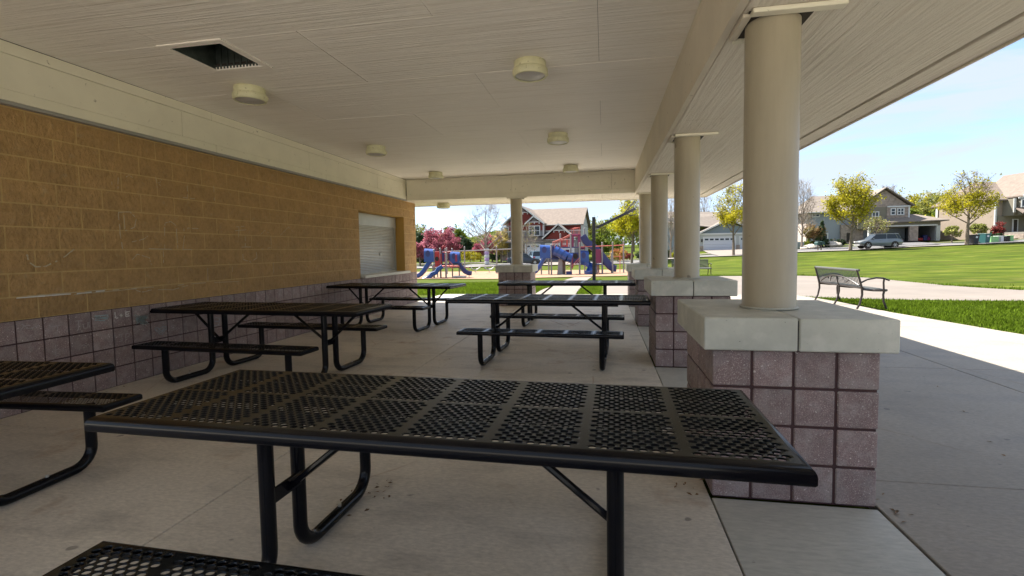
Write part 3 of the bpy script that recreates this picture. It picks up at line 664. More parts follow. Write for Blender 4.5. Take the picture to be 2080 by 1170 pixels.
# ---------------------------------------------------------------- picnic tables
def perforated(b, x0, x1, y0, y1, z, nc, nr, px0=.0350, py0=.0217, rad=.0121, th=.005, rib=.021, seg=12):
    """plate with staggered round holes in nc x nr panels separated by plain ribs"""
    cw = (x1-x0)/nc; ch = (y1-y0)/nr
    def q(xa, ya, xb, yb):
        if xb-xa > 1e-6 and yb-ya > 1e-6: b.add([(xa, ya, z), (xb, ya, z), (xb, yb, z), (xa, yb, z)], [(0, 1, 2, 3)])
    cs = [(math.cos(math.pi*(15+30*k)/180), math.sin(math.pi*(15+30*k)/180)) for k in range(12)] if seg == 12 else [(math.cos(math.pi*k/4), math.sin(math.pi*k/4)) for k in range(8)]
    for i in range(nc):
        for j in range(nr):
            a0, a1, c0, c1 = x0+i*cw, x0+(i+1)*cw, y0+j*ch, y0+(j+1)*ch
            nx_ = int((cw-rib)/px0 - .4); ny_ = int((ch-rib*.9)/py0 - .4)
            px = (cw-rib)/(nx_+.5); py = (ch-rib*.9)/(ny_+1); ny_ += 1; w = (nx_+.5)*px; h = ny_*py; sx = (a0+a1-w)/2; sy = (c0+c1-h)/2
            q(a0, c0, a1, sy); q(a0, sy+h, a1, c1); q(a0, sy, sx, sy+h); q(sx+w, sy, a1, sy+h)
            for r_ in range(ny_):
                ya, yb = sy+r_*py, sy+(r_+1)*py; o_ = px/2 if r_ % 2 else 0
                if o_: q(sx, ya, sx+o_, yb)
                else: q(sx+nx_*px, ya, sx+w, yb)
                for k in range(nx_):
                    xa = sx+o_+k*px; cx_, cy_ = xa+px/2, (ya+yb)/2
                    n = len(cs); outer = []; 
                    for (c_, s_) in cs:
                        t_ = min((px/2)/abs(c_) if abs(c_) > 1e-6 else 9, (py/2)/abs(s_) if abs(s_) > 1e-6 else 9)
                        outer.append((cx_+c_*t_, cy_+s_*t_, z))
                    # holes are a little wider than tall rows allow, squeeze in y
                    inner = [(cx_+c_*rad*1.12, cy_+s_*min(rad*.95, .0102), z-.0008) for c_, s_ in cs]
                    low = [(p[0], p[1], z-th) for p in inner]
                    vs = outer+inner+low
                    fs = [(m_, (m_+1) % n, n+(m_+1) % n, n+m_) for m_ in range(n)] + [(n+m_, n+(m_+1) % n, 2*n+(m_+1) % n, 2*n+m_) for m_ in range(n)]
                    # corners between the outer ring points
                    b.add(vs, fs)
                    if n == 12:
                        for qx, qy, i0 in ((1, 1, 1), (-1, 1, 4), (-1, -1, 7), (1, -1, 10)):
                            C = (cx_+qx*px/2, cy_+qy*py/2, z); p0 = outer[(i0-1) % 12]; p1 = outer[i0]; p2 = outer[(i0+1) % 12]
                            # ring points beside the true corner
                            nb = [p for p in (p0, p1, p2)]
                            b.add([C]+nb, [(0, 1, 2), (0, 2, 3)])
def lip(b, x0, x1, y0, y1, z, hgt=.052, r_=.026):
    "rolled rim round a plate: outer rectangle at x0..x1,y0..y1"
    prof = []
    for k in range(6):
        a = math.pi/2*k/5; prof.append((r_*(1-math.sin(a)) , -r_*(1-math.cos(a))))   # (inset, dz)
    prof += [(0, -hgt+.006), (.004, -hgt), (.018, -hgt), (.018, -hgt+.012)]
    vs = []; n = len(prof)
    for sx, sy in ((0, 0), (1, 0), (1, 1), (0, 1)):
        for ins, dz in prof: vs.append(((x0+ins) if sx == 0 else (x1-ins), (y0+ins) if sy == 0 else (y1-ins), z+dz))
    fs = []
    for k in range(4):
        for i in range(n-1): fs.append((k*n+i, ((k+1) % 4)*n+i, ((k+1) % 4)*n+i+1, k*n+i+1))
    b.add(vs, fs)
    return r_
def make_table(label, four=False, seg=12):
    t = thing('picnic_table', label, 'picnic table', (0, 0, 0))
    HX, HY, ZT_ = 1.215, .365, .762; PF = {} if seg == 12 else dict(rad=.0108, th=.003, rib=.015)
    b = MB(); b.cur = 1; lip(b, -HX, HX, -HY, HY, ZT_); b.cur = 0; perforated(b, -HX+.026, HX-.026, -HY+.026, HY-.026, ZT_, 8, 2, seg=seg, **PF)
    b.build('tabletop', [m_top, m_black], t, smooth=True, fix=False)
    b = MB()
    for y in (-.17, .17):
        b.box((-HX+.05, y-.012, ZT_-.045), (HX-.05, y+.012, ZT_-.008))
    b.box((-HX+.05, -.012, ZT_-.04), (HX-.05, .012, ZT_-.009)); b.build('underframe', m_black, t)
    SX = .925
    for sy in (-1, 1):
        yc = sy*.665; zs = .445
        b = MB(); b.cur = 1; lip(b, -SX, SX, yc-.13, yc+.13, zs, .042, .018); b.cur = 0; perforated(b, -SX+.018, SX-.018, yc-.112, yc+.112, zs, 6, 1, seg=seg, **PF)
        b.build('seat', [m_top, m_black], t, smooth=True, fix=False)
    LX_ = .69; rt = .030
    for sx in (-1, 1):
        for sy in (-1, 1):
            x = sx*LX_; yi, yo = sy*.095, sy*.655; rb = .115
            path = [(x, yi, ZT_-.02), (x, yi, rt+rb)] + arc((x, yi+sy*rb, rt+rb), rb, math.pi, 1.5*math.pi, (0, sy, 0), (0, 0, 1), 7)[1:] + \
                   arc((x, yo-sy*rb, rt+rb), rb, 1.5*math.pi, 2*math.pi, (0, sy, 0), (0, 0, 1), 7) + [(x, yo, .41)]
            b = MB(); b.tube(path, rt, 14)
            lg = b.build('leg', m_black, t, smooth=True)
            MB().tube([(x, yi+sy*.30, rt*2-.004), (x, yi+sy*.30, rt*2+.012)], .009, 6).build('bolt', m_bolt, lg)
            MB().cbox((x-.035, yi-.03, ZT_-.075), (x+.035, yi+.03, ZT_-.045), .004).build('top_bracket', m_black, lg)
        b = MB(); b.cbox((sx*LX_-.006-.02*sx, -.095, .335), (sx*LX_+.006-.02*sx, .095, .40), .003)
        pt = b.build('cross_plate', m_black, t)
        MB().tube([(sx*(LX_-.02)-.014, 0, .367), (sx*(LX_-.02)+.014, 0, .367)], .012, 6).build('bolt', m_bolt, pt)
        b = MB(); b.tube([(sx*(LX_-.02), 0, .36), (sx*.22, 0, ZT_-.045), (sx*.16, 0, ZT_-.045)], .0145, 8); b.build('brace', m_black, t, smooth=True)
        if four:
            b = MB(); b.tube([(sx*(LX_-.02), 0, .36), (sx*1.03, 0, ZT_-.045), (sx*1.09, 0, ZT_-.045)], .0145, 8); b.build('brace', m_black, t, smooth=True)
    return t
GT = 'black perforated steel picnic tables'
A = make_table('largest picnic table, right in front of the viewer, ending at the big block pier')
Bt = make_table('picnic table standing against the chalked wall, second along it, seats either side', True, 8)
def place(t, x, y, rz, sx=1, sy=1, label=None):
    t.location = (x, y, 0); t.rotation_euler = (0, 0, R(rz)); t.scale = (sx, sy, 1); t['group'] = GT
    if label: t['label'] = label
place(A, -.655, 1.715, -1.2)
# middle and far tables on the column side
Dt = make_table('picnic table in the middle of the open side, its end touching the second pillar', False, 8)
place(Dt, -.69, 5.80, -2.6, 1.0)
Et = copy_tree(Dt); place(Et, -.68, 8.58, -1.8, 1.0, 1, 'farthest picnic table on the column side, just before the lone pillar')
place(Bt, -3.71, 4.70, -3.0, 1.075, 1.0)
Ct = copy_tree(Bt); place(Ct, -3.73, 8.0, -5.0, 1.0, 1, 'farthest picnic table along the wall, below the roller shutter window')
Ft = copy_tree(Bt); place(Ft, -3.93, 1.73, 2.5, 1.03, 1, 'picnic table cut off at the left edge, only its end and one seat showing')

rs = np.random.RandomState(3); b = MB()
for cx_, cy_, n_, sp in ((-1.30, 2.30, 26, .07), (.62, 3.44, 14, .09), (.45, 2.7, 10, .05), (1.42, 2.62, 10, .05), (-2.1, 4.2, 5, .5), (-4.8, 4.0, 20, .5), (2.6, 4.6, 12, .9), (3.2, 2.4, 8, .8), (0.2, 3.6, 6, .6)):
    for _ in range(n_):
        x, y = cx_+rs.normal(0, sp), cy_+rs.normal(0, sp*1.6); a = rs.uniform(0, 6.28); L_ = rs.uniform(.008, .022); w_ = L_*rs.uniform(.2, .5)
        u = Vector((math.cos(a), math.sin(a), 0)); p = Vector((-u.y, u.x, 0)); c0 = Vector((x, y, .004))
        b.add([c0-u*L_, c0+p*w_+Vector((0, 0, .005)), c0+u*L_, c0-p*w_], [(0, 1, 2, 3)])
tag(b.build('dry_leaves', mat('dry_leaf', rgb(.20, .12, .06), .9, island=.4), fix=False), 'scattered brown leaf bits on the concrete floor', 'leaves', kind='stuff')
# ---------------------------------------------------------------- park benches
def make_bench(label, loc, rz, full=True):
    "seat faces +x, length along y"
    t = thing('park_bench', label, 'bench', loc, rz, 'park benches outside the pavilion')
    L = .93
    b = MB()
    n = 34
    for i in range(n):
        y = -L+.05+(2*L-.10)*i/(n-1)
        b.tube([(-.30, y, .80), (-.25, y, .62), (-.21, y, .46)], .021, 4, flat=.35)
    o = b.build('back_slats', m_bench, t); o['kind'] = 'stuff'
    b = MB()
    for i in range(n):
        y = -L+.05+(2*L-.10)*i/(n-1)
        b.tube([(-.20, y, .445), (-.10, y, .415), (.12, y, .425), (.22, y, .40)], .021, 4, flat=.35)
    o = b.build('seat_slats', m_bench, t); o['kind'] = 'stuff'
    b = MB(); b.tube([(-.305, -L, .815), (-.305, L, .815)], .026, 8); b.build('top_rail', m_bench, t, smooth=True)
    b = MB(); b.tube([(-.205, -L, .44), (-.205, L, .44)], .018, 6); b.build('back_rail', m_benchf, t)
    b = MB(); b.tube([(.235, -L, .395), (.235, L, .395)], .024, 8); b.build('front_rail', m_bench, t, smooth=True)
    b = MB(); b.tube([(-.275+.05*abs(k/8)**2, k/8*.80, .66-.17*(k/8)**2) for k in range(-8, 9)], .016, 6)
    b.tube([(-.275, 0, .655), (-.225, .0, .44)], .014, 6)
    for s_ in (-1, 1):
        b.tube([(-.27, s_*.22, .63), (-.25, s_*.34, .52), (-.23, s_*.46, .60)], .012, 6)
    b.build('back_ornament', m_benchf, t)
    for s_ in (-1, 0, 1):
        y = s_*(L-.03)
        b = MB(); b.tube(([(-.33, y, .83), (-.27, y, .62)] if s_ else [])+[(-.22, y, .42), (-.215, y, .30), (-.25, y, .12), (-.31, y, 0)], ([.016, .022] if s_ else [])+[.024, .022, .02, .022], 8, flat=1.0)
        b.build('leg', m_benchf, t, smooth=True)
        b = MB(); b.tube([(.21, y, .40), (.19, y, .30), (.20, y, .16), (.26, y, 0)], .021, 8); 
        if s_: b.build('leg', m_benchf, t, smooth=True)
        b = MB(); b.tube([(-.22, y, .41), (0, y, .385), (.25, y, .38)], .017, 6); b.build('seat_support', m_benchf, t, smooth=True)
        if s_:
            b = MB(); b.tube([(.20, y, .39), (.19, y, .55), (.20, y, .63)], .018, 8)
            b.tube([(-.25, y, .55), (-.12, y, .62), (.05, y, .655), (.18, y, .645), (.30, y, .60)], .018, 8); b.build('armrest', m_benchf, t, smooth=True)
    return t
bn = make_bench('metal slatted park bench on the edge of the apron, facing the lawn', (5.50, 11.85, .001), R(2.5))
bn2 = copy_tree(bn); bn2.location = (4.35, 25.0, zat(4.35, 25.0)); bn2.rotation_euler = (0, 0, R(-84)); bn2['label'] = 'bench beyond the court, mostly hidden behind the second pillar'

# ---------------------------------------------------------------- basketball goal
q = on(1206.5, 21.5); gh = (576-441)/FPX*21.5
bk = thing('basketball_goal', 'black basketball pole with a long arm reaching up behind the columns', 'basketball goal', q)
H_ = at(1211, 441, 21.5).z-q.z
MB().cbox((-.075, -.075, 0), (.075, .075, H_), .008).build('pole', m_pole, bk)
def loc21(px, py, dd=0): v = at(px, py, 21.5+dd)-q; return v
b = MB(); p0 = loc21(1211, 463); p1 = loc21(1290, 424, .3)
b.tube([p0, p1], .085, 4); b.build('arm', m_pole, bk)
b = MB(); b.tube([loc21(1268, 433, .2), loc21(1289, 408, .3)], .03, 6); b.tube([loc21(1278, 438, .2), loc21(1292, 436, .3)], .025, 6); b.build('strut', m_pole, bk)
b = MB()
for py in (457, 465, 472): v = loc21(1211, py); b.box((v.x-.10, v.y-.10, v.z-.012), (v.x+.10, v.y+.10, v.z+.012))
b.build('clamp', m_steel, bk)
v = loc21(1302, 420, .3); 
bb = MB().cbox((v.x-.03, v.y-.85, v.z-.45), (v.x+.02, v.y+.85, v.z+.62), .006).build('backboard', mat('backboard_white', rgb(.75, .76, .78), .4), bk)
b = MB(); b.tube([(v.x+.30+.23*math.cos(a), v.y+.23*math.sin(a), v.z-.30) for a in [k*math.pi/8 for k in range(17)]], .012, 6, cap=False); b.build('rim', m_rail, bk)

# ---------------------------------------------------------------- playground
class Loc:
    "local builder: u = to the right in the view, v = away from the viewer, w = up; lengths read off the picture at depth d"
    def __init__(s, px0, py0, d):
        s.px, s.py, s.d, s.s = px0, py0, d, FPX/d
        s.o = at(px0, py0, d); a = math.atan2(s.o.x, s.o.y); s.rz = -a*.0 + math.atan2(CR.y, CR.x)
    def p(s, px, py, v=0.0): return Vector(((px-s.px)/s.s, v, (s.py-py)/s.s))
def post(L, t, px, py0, py1, v, r_=.05, m=m_grey, nm='post'):
    a = L.p(px, py1, v); c = L.p(px, py0, v); b = MB(); b.tube([a, c], r_, 8); b.lathe([(r_+.01, 0), (r_+.01, .05), (0, .09)], tuple(c), 8); return b.build(nm, m, t, smooth=True)
def bar(L, t, pts, r_, m, nm, n=6, **k):
    b = MB(); b.tube([L.p(*p) for p in pts], r_, n, **k); return b.build(nm, m, t, smooth=True)
def panel(L, t, px0, px1, py0, py1, v, m, nm='panel', th=.05, hole=None):
    a = L.p(px0, py1, v); c = L.p(px1, py0, v+th); b = MB()
    b.cbox(a, (c.x, a.y+th, c.z), .02)
    o = b.build(nm, m, t)
    if hole:
        hx, hy, hr = hole; h = L.p(hx, hy, v-.01); b = MB(); n = 16
        b.add([(h.x, h.y, h.z)]+[(h.x+hr*math.cos(2*math.pi*k/n), h.y, h.z+hr*1.2*math.sin(2*math.pi*k/n)) for k in range(n)], [(0, 1+k, 1+(k+1) % n) for k in range(n)]); b.build('hole_shade_disc', m_dark, o)  # dark disc painted for the shade inside a hole; panel stays solid
    return o
def slide(L, t, pts, wid, m, nm='slide', hgt=.22):
    "trough: centre line pts [(px,py,v)], U section across the view depth"
    P_ = [L.p(*p) for p in pts]; vs = []; fs = []
    prof = [(-wid, hgt), (-wid-.04, hgt*.9), (-wid-.03, -.04), (-wid+.06, -.10), (wid-.06, -.10), (wid+.03, -.04), (wid+.04, hgt*.9), (wid, hgt), (wid-.05, hgt*.6), (wid-.10, .0), (-wid+.10, .0), (-wid+.05, hgt*.6)]
    n = len(prof)
    for i, p in enumerate(P_):
        d_ = (P_[min(i+1, len(P_)-1)]-P_[max(i-1, 0)]).normalized(); side = Vector((0, 0, 1)).cross(d_).normalized(); up = d_.cross(side)
        for a, c in prof: vs.append(p+side*a+up*c)
    for i in range(len(P_)-1):
        for k in range(n): fs.append((i*n+k, i*n+(k+1) % n, (i+1)*n+(k+1) % n, (i+1)*n+k))
    fs += [tuple(range(n)), tuple(range((len(P_)-1)*n, len(P_)*n))]
    b = MB(); b.add(vs, fs); return b.build(nm, m, t, smooth=True)
def hood(L, t, px0, px1, py0, py1, v, m, dep=.9, nm='slide_hood'):
    "arched plastic hood over a slide entrance, open towards the viewer's left"
    a = L.p(px0, py1, v); c = L.p(px1, py0, v); w_ = c.x-a.x; h_ = c.z-a.z; b = MB(); n = 10
    outer = [(-dep/2, 0)]+[(-dep/2*math.cos(math.pi*k/n), h_*(.62+.38*math.sin(math.pi*k/n))) for k in range(n+1)]+[(dep/2, 0)]
    inner = [(y*.80, z*.88 if i not in (0, len(outer)-1) else 0) for i, (y, z) in enumerate(outer)]
    m_ = len(outer); vs = []
    for X_, sc in ((a.x-.08, 1.0), (c.x, .94)):
        vs += [(X_, v+dep/2+y*sc, a.z+z*sc) for y, z in outer]+[(X_, v+dep/2+y*sc, a.z+z*sc) for y, z in inner]
    fs = []
    for k in range(m_-1):
        fs += [(k, k+1, 2*m_+k+1, 2*m_+k), (m_+k, m_+k+1, 3*m_+k+1, 3*m_+k), (k, k+1, m_+k+1, m_+k), (2*m_+k, 2*m_+k+1, 3*m_+k+1, 3*m_+k)]
    b.add(vs, fs); o = b.build(nm, m, t, smooth=True)
    b = MB(); k_ = 14; cx_ = a.x+w_*.34; cz_ = a.z+h_*.62   # dark disc painted for the shade inside the hood's side opening
    ring = [(cx_+w_*.26*math.cos(2*math.pi*i/k_), v-.012+.0, cz_+h_*.24*math.sin(2*math.pi*i/k_)) for i in range(k_)]
    b.add([(cx_, v-.012, cz_)]+ring, [(0, 1+i, 1+(i+1) % k_) for i in range(k_)]); b.build('opening_shade_disc', m_navy, o)
    return o
def steps(L, t, px0, px1, py0, py1, n, v0, m=m_navy):
    b = MB()
    for i in range(n):
        f = i/(n-1); a = L.p(px0+(px1-px0)*f, py0+(py1-py0)*f, v0-.12*i*0)
        b.cbox((a.x-.12, v0, a.z-.05), (a.x+.18, v0+.8, a.z), .01)
    for vv in (v0-.03, v0+.80):
        a = L.p(px0, py0, 0); c = L.p(px1, py1, 0); b.prism([(a.x-.1, a.z-.18), (a.x+.1, a.z+.05), (c.x+.15, c.z+.05), (c.x-.15, c.z-.20)], lambda q1, q2, tt: (q1, tt, q2), vv, vv+.03)
    return b.build('steps', m, t)

z5 = lambda x, y: (840+x/9.75, 460+y/9.75)
L1 = Loc(905, 567, 36); 
t1 = thing('toddler_playset', 'low blue and red play structure left of the lone pillar', 'play structure', L1.o, L1.rz)
for x, y0_, y1_, v in ((405, 465, 1060, .2), (485, 455, 1040, 1.4), (520, 445, 1050, .4), (605, 455, 1050, .9), (655, 530, 1065, -.1), (730, 450, 1050, 1.2), (865, 560, 1040, 1.3), (340, 780, 1040, 1.0), (420, 780, 1050, 1.3)):
    px, py = z5(x, y0_); _, pb = z5(x, y1_); post(L1, t1, px, py, pb, v, .05)
hood(L1, t1, *[z5(232, 0)[0], z5(405, 0)[0], z5(0, 430)[1], z5(0, 700)[1]], .1, m_blue)
slide(L1, t1, [(*z5(340, 690), .45), (*z5(290, 760), .45), (*z5(200, 890), .45), (*z5(130, 960), .45), (*z5(40, 1000), .45)], .26, m_blue)
slide(L1, t1, [(*z5(600, 800), -.3), (*z5(520, 850), -.35), (*z5(470, 920), -.4), (*z5(400, 940), -.45), (*z5(350, 1000), -.5), (*z5(290, 1030), -.55), (*z5(235, 1055), -.6)], .28, m_blue, 'wave_slide')
panel(L1, t1, z5(422, 0)[0], z5(515, 0)[0], z5(0, 495)[1], z5(0, 790)[1], .2, m_red, 'red_panel', hole=(*z5(465, 640), .15))
panel(L1, t1, z5(535, 0)[0], z5(600, 0)[0], z5(0, 490)[1], z5(0, 700)[1], .9, m_navy, 'navy_panel')
panel(L1, t1, z5(525, 0)[0], z5(548, 0)[0], z5(0, 540)[1], z5(0, 790)[1], .35, m_red, 'red_panel')
panel(L1, t1, z5(620, 0)[0], z5(645, 0)[0], z5(0, 550)[1], z5(0, 800)[1], .1, m_red, 'red_panel')
panel(L1, t1, z5(665, 0)[0], z5(730, 0)[0], z5(0, 540)[1], z5(0, 760)[1], 1.0, m_navy, 'navy_panel')
hood(L1, t1, z5(735, 0)[0], z5(900, 0)[0], z5(0, 500)[1], z5(0, 740)[1], .5, m_blue)
panel(L1, t1, z5(815, 0)[0], z5(860, 0)[0], z5(0, 560)[1], z5(0, 700)[1], .4, m_maroon, 'maroon_panel')
slide(L1, t1, [(*z5(880, 745), .8), (*z5(930, 850), .8), (*z5(990, 920), .8), (*z5(1060, 955), .8), (*z5(1130, 960), .8)], .26, m_navy)
steps(L1, t1, *z5(790, 800), *z5(880, 1010), 6, .0)
bar(L1, t1, [(*z5(700, 670), 0), (*z5(810, 790), -.02)], .03, m_rail, 'handrail'); bar(L1, t1, [(*z5(700, 760), 0), (*z5(790, 850), -.02)], .03, m_rail, 'handrail')
bar(L1, t1, [(*z5(860, 670), .8), (*z5(950, 760), .8), (*z5(950, 830), .8)], .03, m_yel, 'handrail'); bar(L1, t1, [(*z5(865, 760), .8), (*z5(955, 850), .8)], .03, m_yel, 'handrail')
bar(L1, t1, [(*z5(560, 440), .6), (*z5(560, 395), .6), (*z5(585, 383), .6), (*z5(612, 395), .6), (*z5(612, 440), .6)], .035, m_red, 'arch_rail')
bar(L1, t1, [(*z5(975, 830), .6), (*z5(1085, 830), .6), (*z5(1085, 1040), .6)], .025, m_rail, 'handrail')
bar(L1, t1, [(*z5(560, 510), .7), (*z5(730, 505), .9)], .03, m_rail, 'rail')
b = MB(); a = L1.p(*z5(400, 810)); c = L1.p(*z5(900, 780)); b.cbox((a.x, .05, a.z), (c.x, 1.5, c.z), .02); b.build('deck', m_rail, t1)
b = MB(); a = L1.p(*z5(790, 1010)); c = L1.p(*z5(1040, 985)); b.cbox((a.x, -.3, a.z), (c.x, .5, c.z), .02); b.build('low_step', m_steel, t1)
b = MB(); a = L1.p(*z5(800, 1050)); c = L1.p(*z5(890, 1000)); b.cbox((a.x, -.1, a.z), (c.x, .5, c.z), .02); b.build('step_block', m_navy, t1)

L2 = Loc(925, 562, 44.5)
z1 = lambda x, y: (840+x/7.31, 440+y/7.31)
t2 = thing('swing_frame', 'grey steel swing frame with long top bar behind the toddler structure', 'swing set', L2.o, L2.rz)
for x in (765, 1240, 1560): px, py = z1(x, 460); post(L2, t2, px, py, 557, .0, .06)
post(L2, t2, z1(500, 0)[0], z1(0, 470)[1], 562, 0, .06)
bar(L2, t2, [(*z1(470, 520), 0), (*z1(1600, 492), 0)], .05, m_grey, 'top_bar', 8)
for x in (860, 930, 1050, 1120, 1330, 1400):
    bar(L2, t2, [(*z1(x, 512), 0), (*z1(x, 780), 0)], .008, m_steel, 'chain', 4)
for x in (860, 1050, 1330):
    a = L2.p(*z1(x, 785)); c = L2.p(*z1(x+70, 775)); b = MB(); b.cbox((a.x, -.12, a.z), (c.x, .12, c.z), .01); b.build('swing_seat', m_dark, t2)

z4 = lambda x, y: (1080+x/8.36, 440+y/8.36)
L3 = Loc(1170, 562.5, 40)
t3 = thing('climbing_structure', 'tall blue, red and maroon climbing tower with slides in front of the red house', 'play structure', L3.o, L3.rz)
for x, y0_, y1_, v in ((180, 660, 1015, 1.6), (310, 700, 1015, 1.4), (340, 480, 1020, .2), (500, 300, 985, .4), (665, 300, 1000, -.2), (805, 460, 1020, -.5), (828, 500, 1010, .6), (945, 200, 1000, 1.6), (600, 600, 980, 1.8),
                        (1110, 800, 990, .4), (1180, 820, 985, 1.4), (1205, 455, 990, .2), (1238, 460, 985, 1.0), (1380, 455, 1000, .1), (1400, 640, 995, 1.1), (1575, 440, 1000, .3)):
    px, py = z4(x, y0_); post(L3, t3, px, py, z4(0, y1_)[1], v, .065)
post(L3, t3, *z4(1555, 650), z4(0, 1000)[1], 1.3, .03, m_rail)
hood(L3, t3, z4(170, 0)[0], z4(325, 0)[0], z4(0, 468)[1], z4(0, 700)[1], .2, m_blue, 1.0)
slide(L3, t3, [(*z4(250, 690), .7), (*z4(200, 770), .7), (*z4(140, 870), .7), (*z4(90, 930), .7), (*z4(30, 960), .7)], .3, m_blue)
panel(L3, t3, z4(345, 0)[0], z4(495, 0)[0], z4(0, 495)[1], z4(0, 710)[1], .4, m_navy, 'navy_panel')
# tube slide, in rings
tp = [L3.p(*z4(395, 575), -.1), L3.p(*z4(450, 600), -.2), L3.p(*z4(520, 640), -.3), L3.p(*z4(590, 680), -.35), L3.p(*z4(660, 700), -.3)]
for a, c in zip(tp, tp[1:]):
    b = MB(); b.tube([a, a.lerp(c, .5), c], [.40, .385, .385], 16); sec = b.build('tube_section', m_blue, t3, smooth=True)
    b = MB(); b.tube([c-(c-a)*.06, c+(c-a)*.06], .43, 16); b.build('flange', m_blue, sec, smooth=True)
panel(L3, t3, z4(505, 0)[0], z4(545, 0)[0], z4(0, 395)[1], z4(0, 520)[1], .6, m_red, 'red_panel')
panel(L3, t3, z4(605, 0)[0], z4(640, 0)[0], z4(0, 395)[1], z4(0, 520)[1], .6, m_red, 'red_panel')
panel(L3, t3, z4(545, 0)[0], z4(605, 0)[0], z4(0, 480)[1], z4(0, 520)[1], .6, m_red, 'red_panel')
for y0_, y1_ in ((480, 330), (455, 305), (430, 320)):
    bar(L3, t3, [(*z4(360, y0_), .2), (*z4(660, y1_), .2)], .03, m_rail, 'guard_rail')
for x in (400, 450, 555, 610): bar(L3, t3, [(*z4(x, 470-.35*(x-360)), .2), (*z4(x, 540), .2)], .02, m_rail, 'baluster', 5)
panel(L3, t3, z4(672, 0)[0], z4(722, 0)[0], z4(0, 305)[1], z4(0, 515)[1], .0, m_maroon, 'maroon_panel')
panel(L3, t3, z4(785, 0)[0], z4(832, 0)[0], z4(0, 300)[1], z4(0, 515)[1], .0, m_maroon, 'maroon_panel')
b = MB(); a = L3.p(*z4(675, 340)); c = L3.p(*z4(840, 298)); b.cbox((a.x, .0, a.z), (c.x, 1.2, c.z), .03); b.build('roof_hood', m_maroon, t3)
b = MB(); a = L3.p(*z4(520, 530)); c = L3.p(*z4(830, 512)); b.cbox((a.x, -.1, a.z), (c.x, 1.3, c.z), .02); b.build('deck', m_navy, t3)
b = MB(); a = L3.p(*z4(330, 722)); c = L3.p(*z4(510, 705)); b.cbox((a.x, .1, a.z), (c.x, 1.3, c.z), .02); b.build('deck', m_navy, t3)
for s_ in (0, 1.1): bar(L3, t3, [(*z4(720, 195), s_), (*z4(820, 190), s_), (*z4(825, 300), s_)], .025, m_rail, 'arch_rail')
bar(L3, t3, [(*z4(720, 195), 0), (*z4(722, 300), 0)], .025, m_rail, 'arch_rail')
slide(L3, t3, [(*z4(850, 350), .8), (*z4(920, 460), .8), (*z4(1000, 520), .8), (*z4(1080, 580), .8), (*z4(1180, 700), .8), (*z4(1270, 820), .8), (*z4(1340, 895), .8), (*z4(1400, 930), .8), (*z4(1455, 935), .8)], .33, m_navy, 'long_slide', .5)
panel(L3, t3, z4(1100, 0)[0], z4(1195, 0)[0], z4(0, 560)[1], z4(0, 800)[1], .3, m_maroon, 'maroon_panel')
panel(L3, t3, z4(600, 0)[0], z4(660, 0)[0], z4(0, 560)[1], z4(0, 640)[1], .9, m_maroon, 'maroon_panel')
panel(L3, t3, z4(860, 0)[0], z4(940, 0)[0], z4(0, 520)[1], z4(0, 560)[1], .9, m_maroon, 'maroon_panel')
for x in (690, 705, 735, 755, 775): bar(L3, t3, [(*z4(x, 200), .6), (*z4(x, 300), .6)], .015, m_rail, 'baluster', 5)
for x in (530, 560, 590, 620, 650): bar(L3, t3, [(*z4(x, 395), .1), (*z4(x, 512), .1)], .018, m_rail, 'baluster', 5)
bar(L3, t3, [(*z4(505, 395), .1), (*z4(665, 392), .1)], .025, m_rail, 'guard_rail')
for x in (1130, 1160): bar(L3, t3, [(*z4(x, 990), .5), (*z4(x, 560), .5)], .03, m_rail, 'climbing_pole', 6)
bar(L3, t3, [(*z4(1400, 580), .2), (*z4(1570, 580), .2)], .02, m_rail, 'guard_rail'); bar(L3, t3, [(*z4(1400, 690), .2), (*z4(1550, 688), .2)], .02, m_rail, 'guard_rail')
# grey climbing wall and brown post wall
b = MB(); a0, a1, a2, a3 = [L3.p(*z4(x, y), -.1) for x, y in ((435, 995), (525, 1000), (520, 710), (470, 700))]
b.add([a0, a1, a2, a3]+[p+Vector((0, .5, 0)) for p in (a0, a1, a2, a3)], [(0,1,2,3),(7,6,5,4),(0,4,5,1),(1,5,6,2),(2,6,7,3),(3,7,4,0)]); b.build('climbing_wall', m_grey, t3)
panel(L3, t3, z4(530, 0)[0], z4(580, 0)[0], z4(0, 690)[1], z4(0, 990)[1], .3, m_brown, 'brown_panel')
panel(L3, t3, z4(680, 0)[0], z4(795, 0)[0], z4(0, 610)[1], z4(0, 800)[1], -.2, m_navy, 'navy_panel', hole=(*z4(742, 670), .20))
panel(L3, t3, z4(672, 0)[0], z4(700, 0)[0], z4(0, 640)[1], z4(0, 880)[1], -.25, m_maroon, 'maroon_panel')
hood(L3, t3, z4(835, 0)[0], z4(970, 0)[0], z4(0, 570)[1], z4(0, 800)[1], -.2, m_blue, 1.1)
slide(L3, t3, [(*z4(870, 800), .1), (*z4(930, 815), -.1), (*z4(985, 850), -.25), (*z4(1010, 890), -.45), (*z4(985, 935), -.75), (*z4(930, 965), -.9), (*z4(880, 965), -.9)], .33, m_blue, 'spiral_slide', .26)
steps(L3, t3, *z4(780, 840), *z4(620, 960), 5, -.1)
for y0_ in (760, 830): bar(L3, t3, [(*z4(590, y0_+40), -.15), (*z4(760, y0_-60), -.15)], .025, m_rail, 'handrail')
for y0_ in (0, 40): bar(L3, t3, [(*z4(660, 880-y0_), -.6), (*z4(800, 740-y0_), -.6)], .025, m_rail, 'handrail')
b = MB(); a = L3.p(*z4(470, 1010)); c = L3.p(*z4(680, 975)); b.cbox((a.x, -.6, a.z), (c.x, .3, c.z), .08); b.build('low_platform', m_steel, t3)
